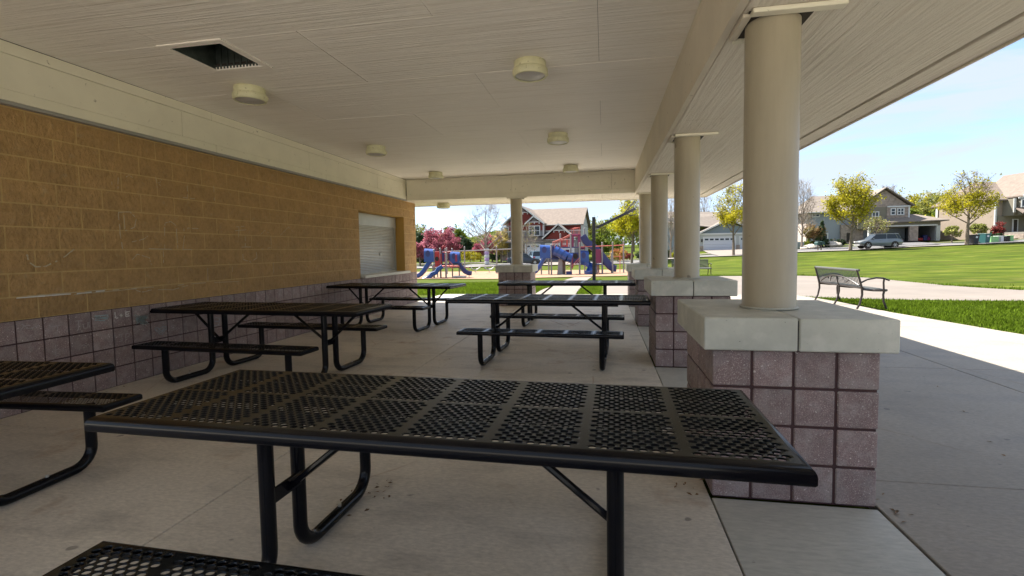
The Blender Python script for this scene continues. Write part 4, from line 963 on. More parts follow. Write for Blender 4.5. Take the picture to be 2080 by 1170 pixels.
panel(L3, t3, z4(585, 0)[0], z4(680, 0)[0], z4(0, 925)[1], z4(0, 980)[1], -.3, m_navy, 'navy_panel', .4)
b = MB(); a = L3.p(*z4(1090, 828)); c = L3.p(*z4(1250, 815)); b.cbox((a.x, .2, a.z), (c.x, 1.5, c.z), .02); b.build('deck', m_navy, t3)
for v in (.1, 1.1):
    bar(L3, t3, [(*z4(800, 515), v), (*z4(1110, 510), v), (*z4(1575, 497), v)], .035, m_rail, 'overhead_bar')
for x in range(1250, 1570, 45): bar(L3, t3, [(*z4(x, 500), .1), (*z4(x, 500), 1.1)], .018, m_rail, 'rung', 5)
for x in (1100, 1130, 1160): bar(L3, t3, [(*z4(x, 990), .1), (*z4(x-15, 930), .1), (*z4(x, 880), .1)], .02, m_grey, 'foot_hoop', 5)
for px, lb in ((965, 'left'), (993, 'right')):
    q = on(px, 47); t = thing('spring_rider', 'small grey rocking toy on the wood chips, %s' % ('nearer the toddler structure' if lb == 'left' else 'nearer the lone pillar'), 'spring rider', q, L2.rz, 'spring riders on the wood chips')
    b = MB(); b.tube([(.08*math.cos(a), .08*math.sin(a), .35*a/25) for a in [k*.5 for k in range(50)]], .012, 4); b.build('spring', m_grey, t)
    b = MB(); b.tube([(-.45, 0, .55), (-.2, 0, .38), (.2, 0, .38), (.5, 0, .60)], [.05, .08, .08, .05], 8, flat=.5); b.build('seat', m_steel, t, smooth=True)

q = on(989, 66); t = thing('wrapped_post', 'small white and purple wrapped post at the foot of the bare tree', 'post', q, 0)
for k in range(5): b = MB(); b.lathe([(.30, 0), (.34, .12), (.34, .36), (.30, .45)], (0, 0, .1+k*.45), 12); b.build('band', m_white if k % 2 == 0 else mat('lilac_band_%d' % k, rgb(.45, .30, .50), .7), t, smooth=True)

# ---------------------------------------------------------------- houses
class House(Loc):
    def __init__(s, name, label, px0, py0, d, th=0.0):
        super().__init__(px0, py0, d); s.th = R(th); s.rz += s.th
        s.t = thing(name, label, 'house', s.o, s.rz); s.ct = math.cos(s.th)
    def p(s, px, py, v=0.0): return Vector(((px-s.px)/s.s/s.ct, v, (s.py-py)/s.s))
    def box(s, nm, px0, px1, py0, py1, v0, v1, m, par=None, ch=0.01):
        a = s.p(px0, py1); c = s.p(px1, py0); return MB().cbox((a.x, v0, a.z), (c.x, v1, c.z), ch).build(nm, m, par or s.t)
    def tri(s, nm, pts, v0, v1, m):
        P_ = [s.p(*q) for q in pts]; return MB().prism([(q.x, q.z) for q in P_], lambda a, c, t: (a, t, c), v0, v1).build(nm, m, s.t)
    def gable(s, nm, apex, l, r_, v0, v1, m, th=.16, over=.25, trim=True, tw=.22):
        "front facing gable roof: two sloping slabs plus barge boards"
        A = s.p(*apex); L_ = s.p(*l); Rr = s.p(*r_); b = MB()
        poly = [(L_.x, L_.z), (A.x, A.z), (Rr.x, Rr.z), (Rr.x, Rr.z+th), (A.x, A.z+th), (L_.x, L_.z+th)]
        for P_ in ([poly[0], poly[1], poly[4], poly[5]], [poly[1], poly[2], poly[3], poly[4]]):
            b.prism(P_, lambda a, c, t: (a, t, c), v0-over, v1)
        o = b.build(nm, m, s.t)
        if trim:
            for q in (L_, Rr):
                b = MB(); b.prism([(q.x, q.z-tw+th), (A.x, A.z-tw+th), (A.x, A.z+th+.02), (q.x, q.z+th+.02)], lambda a, c, t: (a, t, c), v0-over-.05, v0-over-.002); b.build('barge_board', m_white, s.t)
        return o
    def slope(s, nm, pts, m, th=.14):
        "roof plane from 3-4 points (px,py,v)"
        P_ = [s.p(*q) for q in pts]; up = Vector((0, 0, th)); n = len(P_)
        b = MB(); b.add(P_+[q+up for q in P_], [tuple(range(n)), tuple(range(2*n-1, n-1, -1))]+[(i, (i+1) % n, n+(i+1) % n, n+i) for i in range(n)]); return b.build(nm, m, s.t)
    def win(s, px0, px1, py0, py1, v, nx_=2, ny_=2, fr=.12):
        a = s.p(px0, py1); c = s.p(px1, py0); b = MB(); y0, y1 = v-.07, v-.01
        b.box((a.x, y0, a.z), (c.x, y1, a.z+fr)); b.box((a.x, y0, c.z-fr), (c.x, y1, c.z)); b.box((a.x, y0, a.z+fr), (a.x+fr, y1, c.z-fr)); b.box((c.x-fr, y0, a.z+fr), (c.x, y1, c.z-fr))
        for i in range(1, nx_): x = a.x+(c.x-a.x)*i/nx_; b.box((x-.05, y0+.005, a.z+fr), (x+.05, y1, c.z-fr))
        for i in range(1, ny_): z = a.z+(c.z-a.z)*i/ny_; b.box((a.x+fr, y0+.01, z-.035), (c.x-fr, y1, z+.035))
        w = b.build('window', m_white, s.t)
        MB().box((a.x+fr*.8, v-.03, a.z+fr*.8), (c.x-fr*.8, v-.012, c.z-fr*.8)).build('pane', m_glass, w); return w
    def gdoor(s, px0, px1, py0, py1, v, lights=4):
        a = s.p(px0, py1); c = s.p(px1, py0); n = 4; h = (c.z-a.z)/n; b = MB()
        b.box((a.x-.18, v-.08, a.z), (a.x, v-.01, c.z+.18)); b.box((c.x, v-.08, a.z), (c.x+.18, v-.01, c.z+.18)); b.box((a.x, v-.08, c.z), (c.x, v-.01, c.z+.18))
        d = b.build('garage_door_frame', m_white, s.t)
        for i in range(n): MB().cbox((a.x, v-.05, a.z+i*h+.012), (c.x, v-.005, a.z+(i+1)*h-.012), .012).build('door_panel', m_garage, d)
        if lights:
            b = MB(); w = (c.x-a.x)/lights
            for i in range(lights): b.box((a.x+w*(i+.14), v-.058, c.z-h*.75), (a.x+w*(i+.86), v-.052, c.z-h*.25))
            b.build('door_lights', m_glass, s.t)
Z3 = lambda x, y: (1020+x/8.356, 400+y/8.356)
H1 = House('red_house', 'red and grey two storey house with white gables behind the climbing structure', 1110, 532, 72, -15)
def h3(x0, x1, y0, y1): a = Z3(x0, y0); c = Z3(x1, y1); return a[0], c[0], a[1], c[1]
X0, X1, _, _ = h3(150, 1320, 0, 0)
H1.box('wall', X0-8, X1, 458, 537, 0, 9.0, m_hgrey)
H1.box('upper_wall', X0-7.9, X1+.1, 458.5, 468.5, -.04, -.005, m_hred)
H1.box('trim_band', X0-8, X1+.3, 468.3, 470.6, -.08, -.045, m_white)
H1.box('side_wall', X1-.2, X1+.35, 459, 537, 0, 9.0, m_hpale)
H1.tri('side_gable', [(X1-.3, 458), (X1+.35, 458), (X1+.35, 457), (X1-.3, 457)], 0, 9, m_hpale)
# gable end wall (right side) built as a prism in the v-w plane
a = H1.p(X1+.2, 458); rz_ = H1.p(0, 422).z
MB().prism([(0.0, a.z), (9.0, a.z), (4.5, rz_-.1)], lambda v, w_, t: (t, v, w_), a.x-.3, a.x).build('gable_wall', m_hpale, H1.t)
b = MB(); xl = H1.p(X0+6, 0).x; xr_ = a.x+.45
for v0_, v1_ in ((-.5, 4.5), (9.5, 4.5)):
    z0_ = a.z-.15
    b.add([(xl, v0_, z0_), (xr_, v0_, z0_), (xr_, v1_, rz_), (xl, v1_, rz_), (xl, v0_, z0_+.16), (xr_, v0_, z0_+.16), (xr_, v1_, rz_+.16), (xl, v1_, rz_+.16)], [(0,1,2,3),(7,6,5,4),(0,4,5,1),(1,5,6,2),(3,2,6,7),(0,3,7,4)])
b.build('roof', m_roof1, H1.t)
H1.box('gutter', Z3(700,0)[0], X1+1, 457.0, 458.4, -.62, -.50, m_white)
H1.box('rake_trim', X1+.2, X1+1.0, 456.5, 458.6, -.5, -.4, m_white)
# big left gable
H1.tri('gable_wall', [Z3(100, 478), Z3(385, 195), Z3(700, 478)], -.9, 5, m_hred)
H1.tri('gable_louvre', [Z3(330, 262), Z3(385, 200), Z3(440, 262)], -.96, -.91, m_hgrey)
H1.gable('roof', Z3(385, 172), Z3(60, 470), Z3(760, 470), -.9, 5.5, m_roof1, over=.5)
H1.box('gable_rail', *h3(330, 470, 258, 270), -1.05, -.97, m_white)
for x in (393, 470): H1.box('bracket', *h3(x-7, x+7, 270, 298), -1.06, -.98, m_white)
H1.box('projecting_wall', *h3(100, 745, 478, 1120), -.9, .1, m_hgrey)
H1.box('upper_siding', *h3(110, 740, 500, 570), -.94, -.905, m_hred)
H1.box('trim_band', *h3(100, 745, 570, 588), -1.0, -.945, m_white)
for x in (455, 738): H1.box('corner_board', *h3(x-8, x+8, 480, 668), -1.5 if x == 738 else -1.02, -.96, m_white)
# bay with small gable
H1.box('bay', *h3(450, 742, 478, 672), -1.45, -.92, m_hgrey)
H1.box('bay_siding', *h3(452, 740, 480, 572), -1.49, -1.455, m_hred)
H1.tri('gable_wall', [Z3(455, 478), Z3(590, 360), Z3(740, 478)], -1.45, .5, m_hred)
H1.tri('gable_louvre', [Z3(540, 415), Z3(590, 365), Z3(645, 415)], -1.52, -1.46, m_hgrey)
H1.gable('roof', Z3(590, 345), Z3(440, 474), Z3(768, 474), -1.45, 1.5, m_roof1, over=.4)
H1.box('gable_rail', *h3(500, 685, 425, 440), -1.62, -1.53, m_white)
for x in (513, 596, 676): H1.box('bracket', *h3(x-7, x+7, 440, 468), -1.62, -1.54, m_white)
H1.win(*h3(500, 690, 492, 665), -1.5)
H1.win(*h3(70, 150, 505, 680), -.96, 1, 2)
# porch roof
H1.slope('porch_roof', [(*Z3(60, 762), -2.6), (*Z3(1100, 762), -2.6), (*Z3(1040, 685), -.9), (*Z3(120, 685), -.9)], m_roof1)
H1.box('porch_beam', *h3(70, 760, 760, 775), -2.6, -2.45, m_hgrey)
# garage gable
H1.box('garage_front', *h3(440, 1290, 735, 1120), -2.2, -.91, m_hgrey)
H1.tri('gable_wall', [Z3(770, 735), Z3(1005, 510), Z3(1250, 735)], -2.2, 1.2, m_hred)
H1.tri('gable_louvre', [Z3(945, 570), Z3(1005, 515), Z3(1065, 570)], -2.27, -2.21, m_hgrey)
H1.gable('roof', Z3(1005, 492), Z3(745, 722), Z3(1268, 722), -2.2, 2.5, m_roof1, over=.5)
H1.box('gable_rail', *h3(915, 1105, 575, 592), -2.38, -2.28, m_white)
for x in (927, 1012, 1096): H1.box('bracket', *h3(x-7, x+7, 592, 620), -2.38, -2.3, m_white)
H1.box('trim_band', *h3(760, 1270, 728, 748), -2.32, -2.21, m_white)
H1.gdoor(*h3(475, 690, 812, 1020), -2.2, 3)
H1.gdoor(*h3(800, 1230, 812, 1020), -2.2, 6)
H1.box('stone_base', *h3(30, 130, 870, 1080), -1.1, -.91, m_stone)
H1.box('doorway', *h3(345, 430, 880, 1010), -.95, -.905, m_int)
H1.win(*h3(1352, 1372, 500, 600), 0, 1, 2)

# pale house with the wide garage (between the columns)
s13 = lambda x, y: (1320+x/6.5, 380+y/6.5)
H2 = House('grey_house', 'pale grey house with a wide white garage door, between the second and first columns', 1465, 510.5, 75, -8)
def h2(x0, x1, y0, y1): a = s13(x0, y0); c = s13(x1, y1); return a[0], c[0], a[1], c[1]
H2.box('wall', *h2(640, 1500, 600, 880), 0, 7, m_hpale)
H2.box('wall', *h2(175, 660, 380, 880), 2.5, 12, m_hblue)
H2.box('upper_wall', *h2(185, 560, 390, 520), 2.42, 2.49, m_hpale)
H2.slope('roof', [(*s13(120, 430), 1.9), (*s13(1500, 620), 1.0), (*s13(1350, 310), 7.5), (*s13(170, 265), 7.5)], m_roof2)
H2.slope('roof', [(*s13(120, 430), 13), (*s13(1500, 620), 13), (*s13(1350, 310), 7.5), (*s13(170, 265), 7.5)], m_roof2)
H2.tri('gable_wall', [s13(690, 610), s13(1010, 465), s13(1400, 610)], -.2, 4, m_hteal)
H2.gable('roof', s13(1020, 440), s13(650, 615), s13(1430, 615), -.2, 5, m_roof2, over=.4)
H2.box('garage_front', *h2(650, 1500, 612, 880), -.2, -.02, m_hpale)
H2.box('trim_band', *h2(645, 1500, 608, 628), -.36, -.22, m_white)
H2.box('corner_board', *h2(648, 668, 625, 780), -.34, -.21, m_white)
H2.box('stone_base', *h2(648, 708, 775, 850), -.45, -.21, m_stone)
H2.box('stone_base', *h2(1118, 1160, 765, 850), -.45, -.21, m_stone)
H2.gdoor(*h2(722, 1105, 668, 845), -.2, 6)
H2.gdoor(*h2(1170, 1480, 668, 845), -.2, 5)
b = MB(); v = H2.p(*s13(695, 700), -.35); b.cbox((v.x-.1, v.y, v.z-.25), (v.x+.1, v.y+.15, v.z+.2), .02); b.build('wall_lamp', m_dark, H2.t)
H2.win(*h2(225, 300, 430, 500), 2.4, 2, 1); H2.win(*h2(215, 300, 640, 760), 2.4, 2, 2)

# brown and cream house with open garages
H3 = House('brown_house', 'brown and cream two storey house with open garages behind the grey car', 1735, 490.5, 68, -17)
z7 = lambda x, y: (1640+x/8.36, 380+y/8.36)
def h7(x0, x1, y0, y1): a = z7(x0, y0); c = z7(x1, y1); return a[0], c[0], a[1], c[1]
H3.box('wall', *h7(150, 1480, 420, 985), 0, 9, m_hblue)
H3.box('side_wall', *h7(100, 160, 420, 1020), -.1, 9.2, m_hcream)
H3.slope('roof', [(*z7(0, 428), -.7), (*z7(1000, 415), -.7), (*z7(1000, 105), 4.2), (*z7(300, 105), 4.2)], m_roof2)
H3.slope('roof', [(*z7(0, 428), -.7), (*z7(300, 105), 4.2), (*z7(20, 428), 9.8)], m_roof2)
H3.slope('roof', [(*z7(20, 428), 9.8), (*z7(300, 105), 4.2), (*z7(1000, 105), 4.2), (*z7(1450, 415), 9.8)], m_roof2)
H3.box('gutter', *h7(10, 800, 410, 424), -.82, -.7, m_white)
H3.win(*h7(180, 300, 432, 492), 0, 2, 1)
H3.win(*h7(270, 425, 770, 870), 0, 2, 1, .16)
H3.box('stone_front', *h7(590, 900, 640, 985), -.5, 0.01, m_stone)
H3.box('entry_door', *h7(668, 740, 780, 930), -.56, -.505, m_dark)
# projecting gable
H3.box('gable_wall', *h7(780, 1450, 370, 720), -1.6, -.005, m_holive)
H3.box('stone_front', *h7(1160, 1446, 380, 590), -1.68, -1.605, m_stone)
H3.box('corner_board', *h7(1436, 1456, 370, 590), -1.76, -1.685, m_white)
H3.box('trim_band', *h7(1160, 1460, 360, 382), -1.8, -1.69, m_white)
H3.tri('gable_wall', [z7(790, 370), z7(1130, 95), z7(1455, 370)], -1.6, 3, m_stone)
H3.gable('roof', z7(1130, 75), z7(740, 380), z7(1500, 372), -1.6, 5, m_roof2, over=.5, tw=.28, trim=False)
H3.win(*h7(1205, 1275, 395, 510), -1.7, 1, 2); H3.win(*h7(1290, 1385, 395, 512), -1.7, 2, 2); H3.win(*h7(960, 1060, 440, 600), -1.62, 2, 2)
# garage wing: open bays
H3.slope('roof', [(*z7(1000, 642), -3.2), (*z7(1880, 628), -3.2), (*z7(1620, 510), .2), (*z7(1120, 510), -.4)], m_roof2)
H3.slope('roof', [(*z7(1880, 628), -3.2), (*z7(1890, 640), 4.0), (*z7(1620, 510), .2)], m_roof2)
H3.box('beam', *h7(900, 1800, 640, 698), -2.7, -2.45, m_holive)
H3.box('trim_band', *h7(900, 1760, 678, 698), -2.78, -2.705, m_white)
H3.box('stone_pier', *h7(1412, 1520, 698, 935), -2.8, -2.4, m_stone)
H3.box('garage_post', *h7(1745, 1795, 698, 935), -2.8, -2.4, m_hpale)
H3.box('garage_post', *h7(880, 905, 698, 935), -2.8, -2.4, m_white)
H3.box('garage_back', *h7(900, 1790, 690, 935), 2.8, 2.9, m_intl)
H3.box('garage_partition', *h7(1500, 1516, 690, 935), -2.39, 2.79, m_int)
H3.box('garage_side', *h7(1765, 1785, 690, 935), -2.39, 2.79, m_intl)
H3.box('garage_ceiling', *h7(900, 1790, 686, 690), -2.39, 2.79, m_int)
q0 = H3.t
for i, (x, y, w_, h_, m) in enumerate(((1580, 932, 70, 45, m_red), (1650, 932, 60, 90, m_navy), (1700, 932, 45, 60, m_maroon), (940, 932, 100, 80, m_navy), (1030, 932, 70, 130, m_hblue), (1300, 932, 80, 70, m_dark))):
    a = H3.p(*z7(x, y)); c = H3.p(*z7(x+w_, y-h_)); MB().cbox((a.x, -1.5, a.z), (c.x, -.8, c.z), .08).build('stored_box', m, q0)

# olive house on the hill at the right edge
s15 = lambda x, y: (1820+x/5.85, 320+y/5.85)
H4 = House('olive_house', 'olive and tan house with white trimmed gables and porch at the right edge', 2019, 478, 58, 0)
def h5(x0, x1, y0, y1): a = s15(x0, y0); c = s15(x1, y1); return a[0], c[0], a[1], c[1]
H4.box('wall', *h5(1170, 2300, 515, 1100), 0, 8.2, m_htan)
H4.box('corner_board', *h5(1165, 1185, 515, 900), -.04, .12, m_white)
H4.box('corner_board', *h5(1165, 1190, 515, 1080), 8.05, 8.3, m_white); H4.box('downspout', *h5(1158, 1166, 520, 1080), 7.9, 8.05, m_white)
H4.box('front_wall', *h5(1250, 2300, 505, 700), -1.4, -.005, m_holive)
H4.box('porch_back', *h5(1190, 2300, 700, 960), -.2, -.01, m_holive)
H4.slope('roof', [(*s15(1150, 520), -.6), (*s15(2400, 520), -.6), (*s15(2400, 250), 4.1), (*s15(1290, 262), 4.1)], m_roof1)
H4.slope('roof', [(*s15(1150, 520), -.6), (*s15(1290, 262), 4.1), (*s15(1150, 520), 8.9)], m_roof1)
H4.slope('roof', [(*s15(1150, 520), 8.9), (*s15(1290, 262), 4.1), (*s15(2400, 250), 4.1), (*s15(2400, 520), 8.9)], m_roof1)
H4.tri('gable_wall', [s15(1310, 500), s15(1640, 200), s15(1980, 500)], -1.4, 1, m_holive)
H4.gable('roof', s15(1640, 185), s15(1300, 480), s15(2000, 480), -1.4, 4, m_roof1, over=.4)
H4.tri('gable_wall', [s15(1285, 500), s15(1440, 390), s15(1600, 500)], -1.9, 1, m_holive)
H4.gable('roof', s15(1440, 372), s15(1262, 492), s15(1625, 492), -1.9, 2, m_roof1, over=.3, tw=.2)
H4.box('front_wall', *h5(1285, 1600, 500, 700), -1.9, -1.405, m_holive)
H4.box('trim_band', *h5(1240, 2300, 495, 512), -2.0, -1.905, m_white)
H4.box('corner_board', *h5(1236, 1262, 505, 665), -1.5, -1.405, m_white)
H4.win(*h5(1268, 1325, 518, 610), -1.95, 1, 1); H4.win(*h5(1345, 1460, 508, 572), -1.95, 1, 1); H4.win(*h5(1485, 1560, 505, 620), -1.95, 1, 1)
H4.tri('gable_wall', [s15(1350, 690), s15(1490, 590), s15(1640, 690)], -3.0, -1, m_holive)
H4.gable('roof', s15(1490, 572), s15(1330, 690), s15(1660, 690), -3.0, 0, m_roof1, over=.3, tw=.2)
H4.slope('roof', [(*s15(1180, 690), -3.1), (*s15(2300, 690), -3.1), (*s15(2300, 610), -1.4), (*s15(1260, 620), -1.4)], m_roof1)
H4.box('porch_beam', *h5(1230, 2300, 690, 708), -3.1, -2.9, m_white)
H4.box('porch_post', *h5(1308, 1346, 708, 828), -3.1, -2.8, m_white)
H4.box('post_base', *h5(1300, 1355, 826, 905), -3.2, -2.7, m_stone)
H4.box('entry_door', *h5(1350, 1418, 735, 890), -.3, -.21, m_white)
H4.box('door_leaf', *h5(1362, 1402, 745, 885), -.34, -.305, m_dark)
H4.box('porch_floor', *h5(1190, 2300, 895, 915), -3.3, -.21, m_kerb)
H4.box('foundation', *h5(1190, 2300, 915, 1100), -3.2, -.1, m_stone)

# ---------------------------------------------------------------- vehicles
def make_car(name, label, cat, m_body, L=4.9, Wd=1.95, Hh=1.72, suv=True, loc=(0,0,0), rz=0, group=None):
    "nose towards -x"
    t = thing(name, label, cat, loc, rz, group)
    h = Wd/2
    if suv: st = [(0,.55,.62,.74,.80),(.03,.40,.82,.86,.93),(.10,.30,.92,.93,.98),(.22,.27,1.03,1,1),(.31,.26,1.08,1,1),(.5,.25,1.10,1,1),(.75,.26,1.12,1,1),(.9,.30,1.12,.98,1),(.97,.38,1.06,.94,.98),(1,.50,.90,.88,.94)]
    else: st = [(0,.50,.55,.74,.80),(.03,.35,.70,.86,.93),(.10,.27,.78,.93,.98),(.25,.24,.88,1,1),(.32,.22,.92,1,1),(.5,.22,.95,1,1),(.75,.22,.97,1,1),(.9,.28,.98,.98,1),(.97,.36,.92,.94,.98),(1,.48,.75,.88,.94)]
    vs = []; fs = []; n = 10
    for f, zb, zt, wb, wt in st:
        x = (f-.5)*L
        for y, z in ((-h*wb*.92, zb), (-h*wb, zb+.10), (-h*wt*1.0, (zb+zt)/2), (-h*wt*.97, zt-.08), (-h*wt*.90, zt), (h*wt*.90, zt), (h*wt*.97, zt-.08), (h*wt*1.0, (zb+zt)/2), (h*wb, zb+.10), (h*wb*.92, zb)): vs.append((x, y, z))
    for i in range(len(st)-1):
        for k in range(n): fs.append((i*n+k, i*n+(k+1) % n, (i+1)*n+(k+1) % n, (i+1)*n+k))
    fs += [tuple(range(n)), tuple(range((len(st)-1)*n, len(st)*n))]
    MB().add(vs, fs).build('body', m_body, t, smooth=True)
    zb = 1.06 if suv else .93; f0, f1, f2, f3 = (.25, .39, .90, .975) if suv else (.28, .43, .72, .88)
    xs_ = [(f-.5)*L for f in (f0, f1, f2, f3)]; hb, ht_ = h*.90, h*.72
    g_ = [(xs_[0], -hb, zb), (xs_[3], -hb, zb), (xs_[2], -ht_, Hh-.05), (xs_[1], -ht_, Hh-.05)]; g2 = [(x, -y, z) for x, y, z in g_]
    b = MB(); b.add(g_+g2, [(0,1,2,3),(4,7,6,5),(0,3,7,4),(1,5,6,2)]); b.build('windows', m_glass, t)
    b = MB(); b.cbox((xs_[1]-.05, -ht_-.02, Hh-.07), (xs_[2]+.08, ht_+.02, Hh), .03); b.build('car_roof', m_body, t)
    for k, (fa, fb) in enumerate(((xs_[0], xs_[1]), (xs_[3], xs_[2]), ((xs_[1]+xs_[2])/2-.1, (xs_[1]+xs_[2])/2-.05), (xs_[2]-.3+.25, xs_[2]-.3))):
        for s_ in (-1, 1): b = MB(); b.tube([(fa, s_*(hb+.005), zb-.02), (fb, s_*(ht_+.015), Hh-.05)], .035, 5); b.build('window_pillar', m_body, t)
    for fx in (.19, .81):
        for s_ in (-1, 1):
            x = (fx-.5)*L; r_ = .37 if suv else .33
            MB().tube([(x, s_*(h-.26), r_+.02), (x, s_*(h+.012), r_+.02)], r_+.07, 18).build('wheel_well_shade', m_dark, t)  # dark disc, slightly proud, paints the shade of the wheel well
            b = MB(); b.tube([(x, s_*(h-.22), r_), (x, s_*(h+.03), r_)], r_, 18); wh = b.build('wheel', m_dark, t)
            b = MB(); b.tube([(x, s_*(h+.031), r_), (x, s_*(h+.045), r_)], r_*.3, 10)
            for q in range(6):
                a = q*math.pi/3; b.tube([(x, s_*(h+.038), r_), (x+r_*.66*math.cos(a), s_*(h+.038), r_+r_*.66*math.sin(a))], .05, 4)
            b.build('rim', m_steel, wh)
    for s_ in (-1, 1):
        y = s_*h*.70; z = .78 if suv else .64
        MB().cbox((-L/2+.02, y-.22, z-.07), (-L/2+.26, y+.20, z+.07), .03).build('headlight', m_white, t)
        MB().cbox((L/2-.22, y-.18, z+.02), (L/2+.005, y+.20, z+.20), .03).build('tail_light', m_red, t)
        MB().cbox((xs_[0]+.25, s_*(h+.02)-.09, zb+.0), (xs_[0]+.40, s_*(h+.02)+.09, zb+.13), .03).build('mirror', m_body, t)
    MB().cbox((-L/2-.01, -h*.45, .55), (-L/2+.05, h*.45, .74), .02).build('car_grille', m_dark, t)
    MB().cbox((-L/2-.02, -h*.80, .34), (-L/2+.10, h*.80, .46), .03).build('bumper_trim', m_steel, t)
    b = MB()
    for s_ in (-1, 1):
        for f in (.46, .66): b.cbox(((f-.5)*L, s_*(h+.0)-.02, .93), ((f-.5)*L+.2, s_*(h+.0)+.02, .97), .008)
    b.build('door_handles', m_body, t)
    return t
m_suv = mat('metallic_grey_green_paint', rgb(.20, .22, .23), .3, metal=.5)
m_darkcar = mat('dark_blue_grey_paint', rgb(.04, .05, .07), .3, metal=.3)
m_lbcar = mat('pale_blue_paint', rgb(.30, .42, .52), .35, metal=.2)
RZ = math.atan2(CR.y, CR.x)
q = on(1782, 52.8); q.z += .09; make_car('parked_car', 'grey-green SUV parked on the street in front of the brown house', 'car', m_suv, loc=q, rz=RZ+R(-12), L=5.0).scale = (.84, .84, .93)
q = on(1064, 62); q.z += .08; o = make_car('parked_car', 'dark blue hatchback on the street behind the lone pillar', 'car', m_darkcar, 4.6, 1.85, 1.5, False, q, RZ+R(180))
q = on(1089, 66); q.z = max(q.z, zat(q.x, q.y))+.05; make_car('parked_car', 'pale blue SUV in the driveway of the red house', 'car', m_lbcar, 4.6, 1.95, 1.75, True, q, RZ+R(-90+8))
# mailboxes
for i, (px, lb) in enumerate(((1661, 'left one of the two dark green mailboxes in front of the brown house'), (1667.5, 'right one of the two dark green mailboxes in front of the brown house'))):
    q = on(px, 54.5); q.z += .12; t = thing('mailbox', lb, 'mailbox', q, RZ, 'mailboxes')
    MB().cbox((-.05, -.05, 0), (.05, .05, .62), .01).build('post', m_bark, t)
    b = MB(); b.prism([(-.26+.5*0, .60), (.26, .60), (.26, .86), (.18, .97), (0, 1.0), (-.18, .97), (-.26, .86)], lambda a, c, tt: (a, tt, c), -.3, .3); b.build('box', mat('mailbox_green_%d' % i, rgb(.02, .06, .055), .5), t)
# bins
m_binb = mat('black_bin', rgb(.02, .02, .024), .5); m_bing = mat('green_bin', rgb(.02, .10, .10), .5); m_paper = mat('bin_sticker', rgb(.7, .7, .7), .6)
def make_bin(label, px, d, m):
    q = on(px, d); t = thing('wheelie_bin', label, 'bin', q, RZ+R(8), 'bins on the kerb by the olive house')
    b = MB(); vs = [(-.26,-.3,.06),(.26,-.3,.06),(.26,.3,.06),(-.26,.3,.06),(-.34,-.38,1.0),(.34,-.38,1.0),(.34,.38,1.0),(-.34,.38,1.0)]; b.add(vs, [(0,3,2,1),(4,5,6,7),(0,1,5,4),(1,2,6,5),(2,3,7,6),(3,0,4,7)]); b.build('body', m, t)
    MB().cbox((-.36, -.42, 1.0), (.36, .42, 1.09), .03).build('lid', m, t)
    for s_ in (-1, 1): b = MB(); b.tube([(s_*.27, .3, .12), (s_*.33, .3, .12)], .12, 10); b.build('wheel', m_dark, t)
    MB().box((-.12, -.372, .72), (.12, -.36, .92)).build('sticker', m_paper, t)
make_bin('black wheelie bin next to the trunk of the tree by the road', 1975, 49.6, m_binb)
make_bin('dark green wheelie bin to the right of the black one', 1998, 50.4, m_bing)
m_lg = mat('light_green_box', rgb(.22, .45, .18), .6)
for px, m, lb, w_ in ((2017, m_lg, 'light green crate on the verge beside the bins', .55), (2029, m_white, 'white bag on the verge between the light green crate and the dark box', .45), (2039, m_dark, 'dark utility box on the verge of the olive house', .45), (2048, m_lg, 'last pale green crate at the right of the row on the verge', .25)):
    q = on(px, 52); t = thing('verge_box', lb, 'box', q, RZ, 'boxes on the verge'); MB().cbox((-w_, -.3, 0), (w_, .3, .62), .05).build('body', m, t); MB().cbox((-w_-.02, -.32, .62), (w_+.02, .32, .68), .02).build('lid', m if m is not m_white else m_paper, t)
# boulders near the cream house
rs = random.Random(4)
for i, (px, d, s_) in enumerate(((1634, 60, .55), (1641, 60.4, .6), (1649, 60.2, .7), (1656, 60.6, .5), (1690, 61, .9), (1700, 61.5, .6))):
    q = on(px, d); b = MB(); n = 9; prof = [(0, -.1), (.8, .0), (1, .3), (.8, .65), (.4, .82), (0, .86)]
    b.lathe([(r_*s_, z*s_) for r_, z in prof], n=n); b.v = [(x*(1+rs.uniform(-.14, .14)), y*(1+rs.uniform(-.14, .14)), z*(1+rs.uniform(-.1, .1))) for x, y, z in b.v]
    o = b.build('boulder', mat('pale_boulder_%d' % i, rgb(.52, .46, .38), .9, var=.2, vscale=3), smooth=True); o.location = q; o['no'] = i
    tag(o, 'pale garden boulder %s' % ('low in the lawn corner left of the mailboxes' if px < 1660 else ('large, right of the mailboxes in front of the hedge' if px == 1690 else 'small, beside the large one before the hedge')), 'boulder', 'pale boulders in front of the brown house')
    if px < 1660: o['label'] = {1634: 'leftmost pale boulder of the row left of the mailboxes', 1641: 'second pale boulder from the left of the row left of the mailboxes', 1649: 'largest pale boulder of the row left of the mailboxes', 1656: 'small pale boulder just left of the mailboxes'}[px]
    del o['no']
q = on(1623, 62); t = thing('ac_unit', 'dark air conditioner unit against the cream side wall', 'air conditioner', q, RZ); MB().cbox((-.45, -.4, 0), (.45, .4, .9), .04).build('housing', m_hteal, t); MB().lathe([(0, .9), (.35, .9), (.35, .93), (0, .93)], n=16).build('fan_cover', m_dark, t)

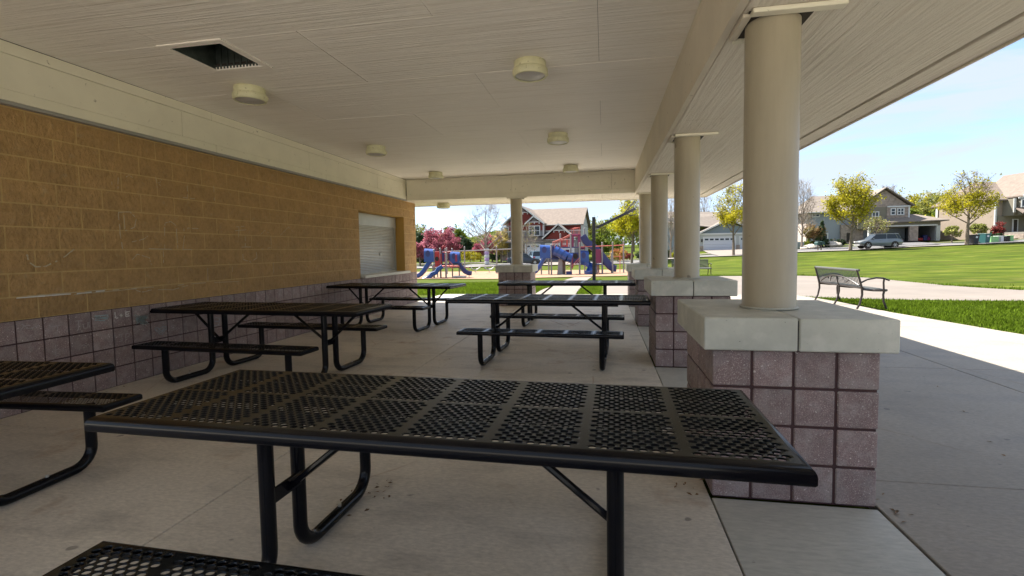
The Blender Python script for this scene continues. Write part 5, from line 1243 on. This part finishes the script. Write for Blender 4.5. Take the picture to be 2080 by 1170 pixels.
# ---------------------------------------------------------------- trees
def crown_mesh(name, pts, size, rs, m, par, droop=0.0):
    n = len(pts); pts = np.asarray(pts); sz = size*rs.uniform(.55, 1.25, (n, 1))
    a = rs.normal(size=(n, 3)); a /= np.linalg.norm(a, axis=1)[:, None]; c = rs.normal(size=(n, 3)); c -= (c*a).sum(1)[:, None]*a; c /= np.linalg.norm(c, axis=1)[:, None]
    v = np.empty((n, 4, 3)); v[:, 0] = pts-a*sz; v[:, 1] = pts+c*sz*.5; v[:, 2] = pts+a*sz; v[:, 3] = pts-c*sz*.5
    v[:, :, 2] -= droop*size*rs.uniform(0, 1, (n, 1))
    me = bpy.data.meshes.new(name); me.from_pydata(v.reshape(-1, 3).tolist(), [], [(4*i, 4*i+1, 4*i+2, 4*i+3) for i in range(n)]); me.materials.append(m); return link(name, me, par)
def tree(name, label, px, d, top, wpx, leaf, n=3500, kind='round', base=.16, seed=1, group=None, tr=None, leafy=(0, 1), size=.16, twig=True, cat='tree', side=0.0, gap=.5, zoff=0, barkm=None):
    """branching skeleton inside a crown envelope; leaves gathered round the twig ends.
    leafy: (height fraction below which leaves are dense, fraction left above it)"""
    rs = np.random.RandomState(seed); q = on(px, d); H = at(px, top, d).z-q.z; Wd = wpx/FPX*d/2
    t = thing(name, label, cat, (q.x, q.y, q.z+zoff), 0, group)
    tr = tr or H*.018+.05; b = MB(); twigs = []; bark = barkm or m_bark
    def env(f):   # radius of the crown at height fraction f
        if kind == 'vase': return Wd*1.82*(np.clip((f-base)/(1-base), .02, 1)**.35)*(np.clip(1-(f-base)/(1-base), .02, 1)**.55)
        if kind == 'cone': return Wd*max(0, 1-(f-.04)/.96)**.85
        if kind == 'spread': return Wd*math.sqrt(max(0, 1-((f-.72)/.5)**2))
        return Wd*math.sqrt(max(0, 1-((f-(base+1)/2)/((1-base)/2+.02))**2))
    lean = rs.normal(0, .02, 2)*H
    if kind == 'cone':
        b.tube([(0, 0, -.2), (0, 0, H*.5), (0, 0, H*.97)], [tr, tr*.6, .01], 6)
        for i in range(int(36+H*4)):
            f = .05+.93*(i/(36+H*4))**1.1; a = rs.uniform(0, 6.28); r_ = env(f)*rs.uniform(.75, 1.05)
            e = Vector((r_*math.cos(a), r_*math.sin(a), H*f-.12*r_)); s_ = Vector((0, 0, H*f)); twigs.append((s_, e, f))
            if i % 3 == 0: b.tube([s_, e], [.02, .005], 3, cap=False)
    else:
        nl = 14 if leaf else 20
        tt = .62 if kind == 'vase' else .5
        tp_ = [(0, 0, -.2), (lean[0]*.2, lean[1]*.2, H*.2), (lean[0]*.6, lean[1]*.6, H*.45), (lean[0], lean[1], H*(.92 if kind == 'vase' else .8))]
        if kind == 'spread': tp_ = [(0, 0, -.2), (0, 0, H*.16), (lean[0], lean[1], H*.36)]
        b.tube(tp_, [tr*1.15, tr*.85, tr*.5, .015][:len(tp_)] , 7)
        for i in range(nl):
            f0 = base+ (.03+.42*(i/nl) if kind != 'spread' else .0+.16*(i/nl)); a = i*2.4+rs.uniform(-.4, .4)
            f1 = min(.99, f0 + (rs.uniform(.22, .50) if kind == 'vase' else rs.uniform(.12, .42) if kind == 'round' else rs.uniform(.45, .66)))
            r_ = env(min(f1, .97))*rs.uniform(.70, 1.0)
            p0 = Vector((lean[0]*f0, lean[1]*f0, H*f0)); p2 = Vector((r_*math.cos(a), r_*math.sin(a), H*f1)); p1 = p0.lerp(p2, .45)+Vector((math.cos(a)*r_*.12, math.sin(a)*r_*.12, -.0*H+ (-.03*H if kind == 'spread' else .0)))
            lr = tr*.42*(1-.5*i/nl); b.tube([p0, p1, p2], [lr, lr*.6, .012], 5, cap=False)
            for j in range(7):
                g = .28+.72*(j/7)+rs.uniform(-.04, .04); g = min(g, .98); s0 = p0.lerp(p1, g/.45) if g < .45 else p1.lerp(p2, (g-.45)/.55)
                a2 = a+rs.uniform(-1.5, 1.5); fz = s0.z/H+rs.uniform(.04, .20); fz = min(fz, .985); rr = env(fz)*rs.uniform(.45, 1.0)
                e = Vector((rr*math.cos(a2), rr*math.sin(a2), H*fz)); e = s0.lerp(e, min(1, rs.uniform(.45, .8))); m1 = s0.lerp(e, .5)+Vector(rs.normal(0, .02*H*.3, 3))
                b.tube([s0, m1, e], [lr*.38, lr*.25, .008], 4, cap=False); twigs.append((s0, e, e.z/H))
                for k in range(4 if twig else 2):
                    s1 = s0.lerp(e, rs.uniform(.35, 1)); dv = Vector(rs.normal(0, 1, 3)); dv.z = abs(dv.z)*.9+.25; dv = dv.normalized()*H*rs.uniform(.05, .11)
                    dv += Vector((s1.x, s1.y, 0)).normalized()*H*.02 if (abs(s1.x)+abs(s1.y)) > 1e-3 else Vector()
                    e1 = s1+dv; b.tube([s1, s1.lerp(e1, .55)+Vector(rs.normal(0, .006*H, 3)), e1], [.016, .011, .006], 3, cap=False); twigs.append((s1, e1, e1.z/H))
        for k in range(10 if kind == 'vase' else 4):   # leader twigs
            s1 = Vector(tp_[-2]).lerp(Vector(tp_[-1]), rs.uniform(.1, 1)); a2 = rs.uniform(0, 6.28); fz = min(.99, s1.z/H+rs.uniform(.1, .25)); rr = env(min(fz, .95))*rs.uniform(.4, .9)
            e = Vector((rr*math.cos(a2), rr*math.sin(a2), H*fz)); b.tube([s1, e], [.03, .007], 4, cap=False); twigs.append((s1, e, fz))
    b.build('trunk', bark, t, fix=False)
    if leaf and n:
        w = np.array([1.0 if f < leafy[1] else leafy[0] for _, _, f in twigs])
        if side:  # denser on one side
            w = w*np.array([1+side*(1 if e.x < 0 else -1) for _, e, _ in twigs]).clip(.05)
        ln = np.array([(e-s_).length for s_, e, _ in twigs])+.1; clump = rs.uniform(gap, 1.5, len(twigs)); pr = w*ln*clump; pr /= pr.sum()
        idx = rs.choice(len(twigs), n, p=pr); g = rs.uniform(.15, 1.08, n)[:, None]
        S0 = np.array([tuple(x[0]) for x in twigs])[idx]; E0 = np.array([tuple(x[1]) for x in twigs])[idx]
        sp = (.028*H if kind != 'cone' else .018*H); pts = S0+(E0-S0)*g+rs.normal(0, sp, (n, 3))
        pts[:, 2] = np.maximum(pts[:, 2], H*base*.55 if kind != 'cone' else .1)
        crown_mesh('crown', pts, size, rs, leaf, t, .6 if kind == 'cone' else 0)
    return t
TG = 'trees along the street'
tree('street_tree', 'large yellow-green street tree in front of the brown house, left of the grey car', 1727, 52, 357, 108, l_yg, 8200, 'vase', .22, 11, TG, size=.12, leafy=(.35, .80), tr=.17, side=.25)
tree('street_tree', 'sparse yellow-green street tree with bare grey top beside the bins', 1963, 49.3, 350, 122, l_yg, 4600, 'vase', .24, 12, TG, size=.11, leafy=(.06, .70), tr=.17)
tree('street_tree', 'street tree with sparse pale leaves in front of the white garage doors', 1490, 55, 378, 98, l_yg, 4600, 'vase', .26, 13, TG, size=.115, leafy=(.15, .66), tr=.15, side=.35)
tree('street_tree', 'bright yellow-green tree beyond the climbing structure, behind the basketball pole', 1283, 57, 398, 100, l_bright, 7500, 'vase', .25, 14, TG, size=.13, leafy=(.10, .72), tr=.15, side=.4)
tree('bare_tree', 'big bare grey tree left of the lone pillar', 988, 66, 411, 135, None, 0, 'vase', .16, 15, tr=.2, barkm=m_barkl)
tree('bare_tree', 'bare slender tree just right of the largest column', 1628, 60, 364, 60, None, 0, 'vase', .14, 16, tr=.12, barkm=m_barkl)
tree('bare_tree', 'bare white twigged tree seen between the two middle columns', 1362, 60, 388, 52, l_pale, 200, 'vase', .10, 17, tr=.12, barkm=m_barkl, size=.08)
tree('bare_tree', 'bare tree rising behind the pale house roof', 1430, 92, 388, 66, None, 0, 'vase', .2, 18, tr=.12, barkm=m_barkl)
tree('bare_tree', 'bare thin tree in front of the red house porch', 1070, 66, 452, 60, l_pale, 300, 'vase', .12, 19, tr=.08, barkm=m_barkl, size=.08)
tree('bare_tree', 'small leafing tree behind the grey car by the garage', 1779, 58, 440, 66, l_pale, 900, 'vase', .25, 20, tr=.10, size=.09)
tree('crabapple', 'large crimson flowering crabapple behind the toddler playset', 897, 70, 460, 92, l_crim, 8500, 'round', .10, 21, size=.15, gap=.9)
tree('crabapple', 'smaller crimson crabapple cut by the gold wall corner', 853, 68, 480, 48, l_crim, 4500, 'round', .10, 22, size=.15, gap=.9)
tree('crabapple', 'pink flowering crabapple in the branches of the bare tree', 1000, 74, 468, 46, l_pink, 2600, 'round', .14, 23, size=.14)
tree('crabapple', 'low reddish crabapple left of the bare trunk', 976, 76, 488, 34, l_pink, 1400, 'round', .14, 24, size=.14)
tree('flowering_tree', 'pale yellow flowering tree beside the red house', 1018, 72, 466, 40, l_gold, 3000, 'round', .14, 25, size=.14)
tree('round_tree', 'bright green round tree behind the crimson crabapple', 925, 92, 457, 62, l_mid, 7500, 'round', .08, 26, size=.2, gap=1.0)
tree('conifer', 'dark evergreen behind the crimson crabapple on its left', 868, 90, 456, 46, l_dark, 5500, 'round', .04, 27, size=.22, gap=1.0)
tree('conifer', 'dark rounded evergreen right of the crimson crabapple', 943, 84, 477, 40, l_dark, 5000, 'round', .02, 28, size=.2, gap=1.0)
tree('leafy_tree', 'pale grey-green leafing tree at the wall corner', 846, 100, 448, 50, l_pale, 3000, 'round', .1, 29, size=.18)
tree('leafy_tree', 'pale green willowy tree between the evergreen and the bare tree', 962, 88, 478, 46, l_pale, 3800, 'round', .02, 30, size=.18)
tree('conifer', 'dark low evergreen behind the toddler playset hood', 856, 74, 512, 46, l_dark, 3500, 'round', .0, 31, size=.18, gap=1.0)
tree('leafy_tree', 'tall thin leafing tree between the red house and the basketball pole', 1212, 95, 440, 52, l_pale, 4200, 'round', .1, 32, size=.2)
tree('leafy_tree', 'mid green tree behind the basketball pole', 1204, 82, 468, 62, l_mid, 6500, 'round', .04, 33, size=.2, gap=.9)
tree('leafy_tree', 'leafing tree on the skyline above the bright yellow tree', 1287, 96, 414, 62, l_pale, 4000, 'round', .1, 34, size=.2)
tree('leafy_tree', 'mid green tree low behind the bright yellow tree', 1240, 88, 482, 50, l_mid, 4500, 'round', .02, 35, size=.2)
tree('leafy_tree', 'olive green tree at the side of the red house', 1178, 100, 470, 40, l_mid, 3000, 'round', .04, 36, size=.2)
tree('ornamental_tree', 'rusty leafed small tree at the left corner of the brown house', 1653, 62, 448, 46, l_rust, 3800, 'round', .12, 37, size=.12)
tree('conifer', 'narrow dark conifer in front of the brown house', 1668.5, 61, 446, 26, l_dark, 3800, 'cone', .02, 38, size=.13)
tree('small_tree', 'small pale tree left of the thick trunk in front of the olive house', 1932, 56, 460, 38, l_pale, 1800, 'vase', .28, 39, size=.11, tr=.08)
tree('small_tree', 'slender leafing tree in front of the red shrub', 1985, 58, 455, 46, l_pale, 1800, 'vase', .28, 40, size=.11, tr=.08)
WG = 'woods between the two right hand houses'
for i, (px, d, top, w_, lf, lb) in enumerate(((1822, 96, 398, 52, l_yg, 'leafing tree at the left end of the woods behind the open garage'), (1850, 104, 400, 50, l_pale, 'pale tall tree second in the woods behind the open garage'),
        (1880, 98, 404, 54, l_pale, 'pale tree in the middle of the woods'), (1905, 100, 394, 52, l_yg, 'yellow-green tree at the right end of the woods'),
        (1928, 108, 392, 48, l_yg, 'yellow-green tree in the woods peeping over the olive house'), (1898, 88, 430, 44, l_mid, 'low green tree before the woods, left of the white corner board'),
        (1875, 84, 446, 36, l_yg, 'low yellow-green tree before the woods beside the dark conifer'), (1838, 92, 430, 44, l_mid, 'low green tree behind the garage roof'))):
    tree('woodland_tree', lb, px, d, top-13, w_*1.25, lf, 4200, 'round', .06, 50+i, WG, size=.22, gap=.35)
tree('conifer', 'dark green conifer between the open garage and the woods', 1863, 80, 440, 34, l_dark, 4200, 'cone', .02, 60, size=.2)
tree('bare_tree', 'bare tree tops rising behind the brown house gable', 1800, 100, 378, 74, None, 0, 'vase', .3, 61, barkm=m_barkl)
def shrub(name, label, px, d, top, wpx, leaf, n, seed, group=None):
    return tree(name, label, px, d, top, wpx, leaf, n, 'round', 0.0, seed, group, size=.11, gap=1.0, cat='shrub', tr=.04, twig=False)
shrub('shrub', 'deep red shrub in front of the olive house porch', 2026, 53.6, 444, 22, l_red, 1400, 71)
shrub('shrub', 'dark green shrub under the red shrub by the porch', 2010, 53.8, 470, 46, l_dark, 1800, 72)
shrub('shrub', 'dark clipped hedge piece in front of the brown house, right of the conifer', 1690, 62, 484, 26, l_dark, 1500, 73)
shrub('shrub', 'dark clipped hedge piece nearer the entry door of the brown house', 1706, 62.5, 485, 24, l_dark, 1500, 74)
shrub('shrub', 'low shrub at the foot of the rusty small tree', 1642, 62.5, 484, 26, l_mid, 1200, 75)
shrub('shrub', 'orange leafed shrub behind the monkey bars', 1255, 64, 500, 42, l_orange, 2600, 76)
shrub('shrub', 'dark maroon shrub behind the monkey bars, right of the orange one', 1274, 68, 508, 34, l_red, 1600, 77)
shrub('shrub', 'dark green shrub right of the bright yellow tree trunk', 1305, 66, 506, 36, l_dark, 1500, 78)
shrub('shrub', 'dark evergreen shrub mass left of the red house', 1012, 74, 508, 50, l_dark, 3000, 79)
shrub('shrub', 'yellow-green shrub under the pale willowy tree', 955, 74, 505, 60, l_yg, 3000, 80)
shrub('shrub', 'dark shrub under the crimson crabapple', 905, 72, 512, 60, l_dark, 3000, 81)
shrub('shrub', 'yellow shrub by the pale house, seen between the middle columns', 1369, 62, 508, 12, l_bright, 600, 82)
shrub('shrub', 'dark green shrub by the pale house, between the middle columns', 1357, 63, 503, 12, l_dark, 600, 83)
# far wood as one mass
rs = np.random.RandomState(5); pts = []
for i in range(46000):
    az = rs.uniform(-1.1, 1.0); r_ = rs.uniform(128, 150); x, y = r_*math.sin(az), r_*math.cos(az); h = (5.0+2.5*math.sin(az*9)+2.0*math.sin(az*23+1)+1.2*math.sin(az*51))*rs.beta(1.6, 1.2)
    pts.append((x, y, h+.5))
pts = np.array(pts); pts[:, 2] += tz(pts[:, 0], pts[:, 1])
o = crown_mesh('treeline', pts, .55, rs, l_mid, None); tag(o, 'distant line of green woods behind the houses', 'woods', kind='stuff')
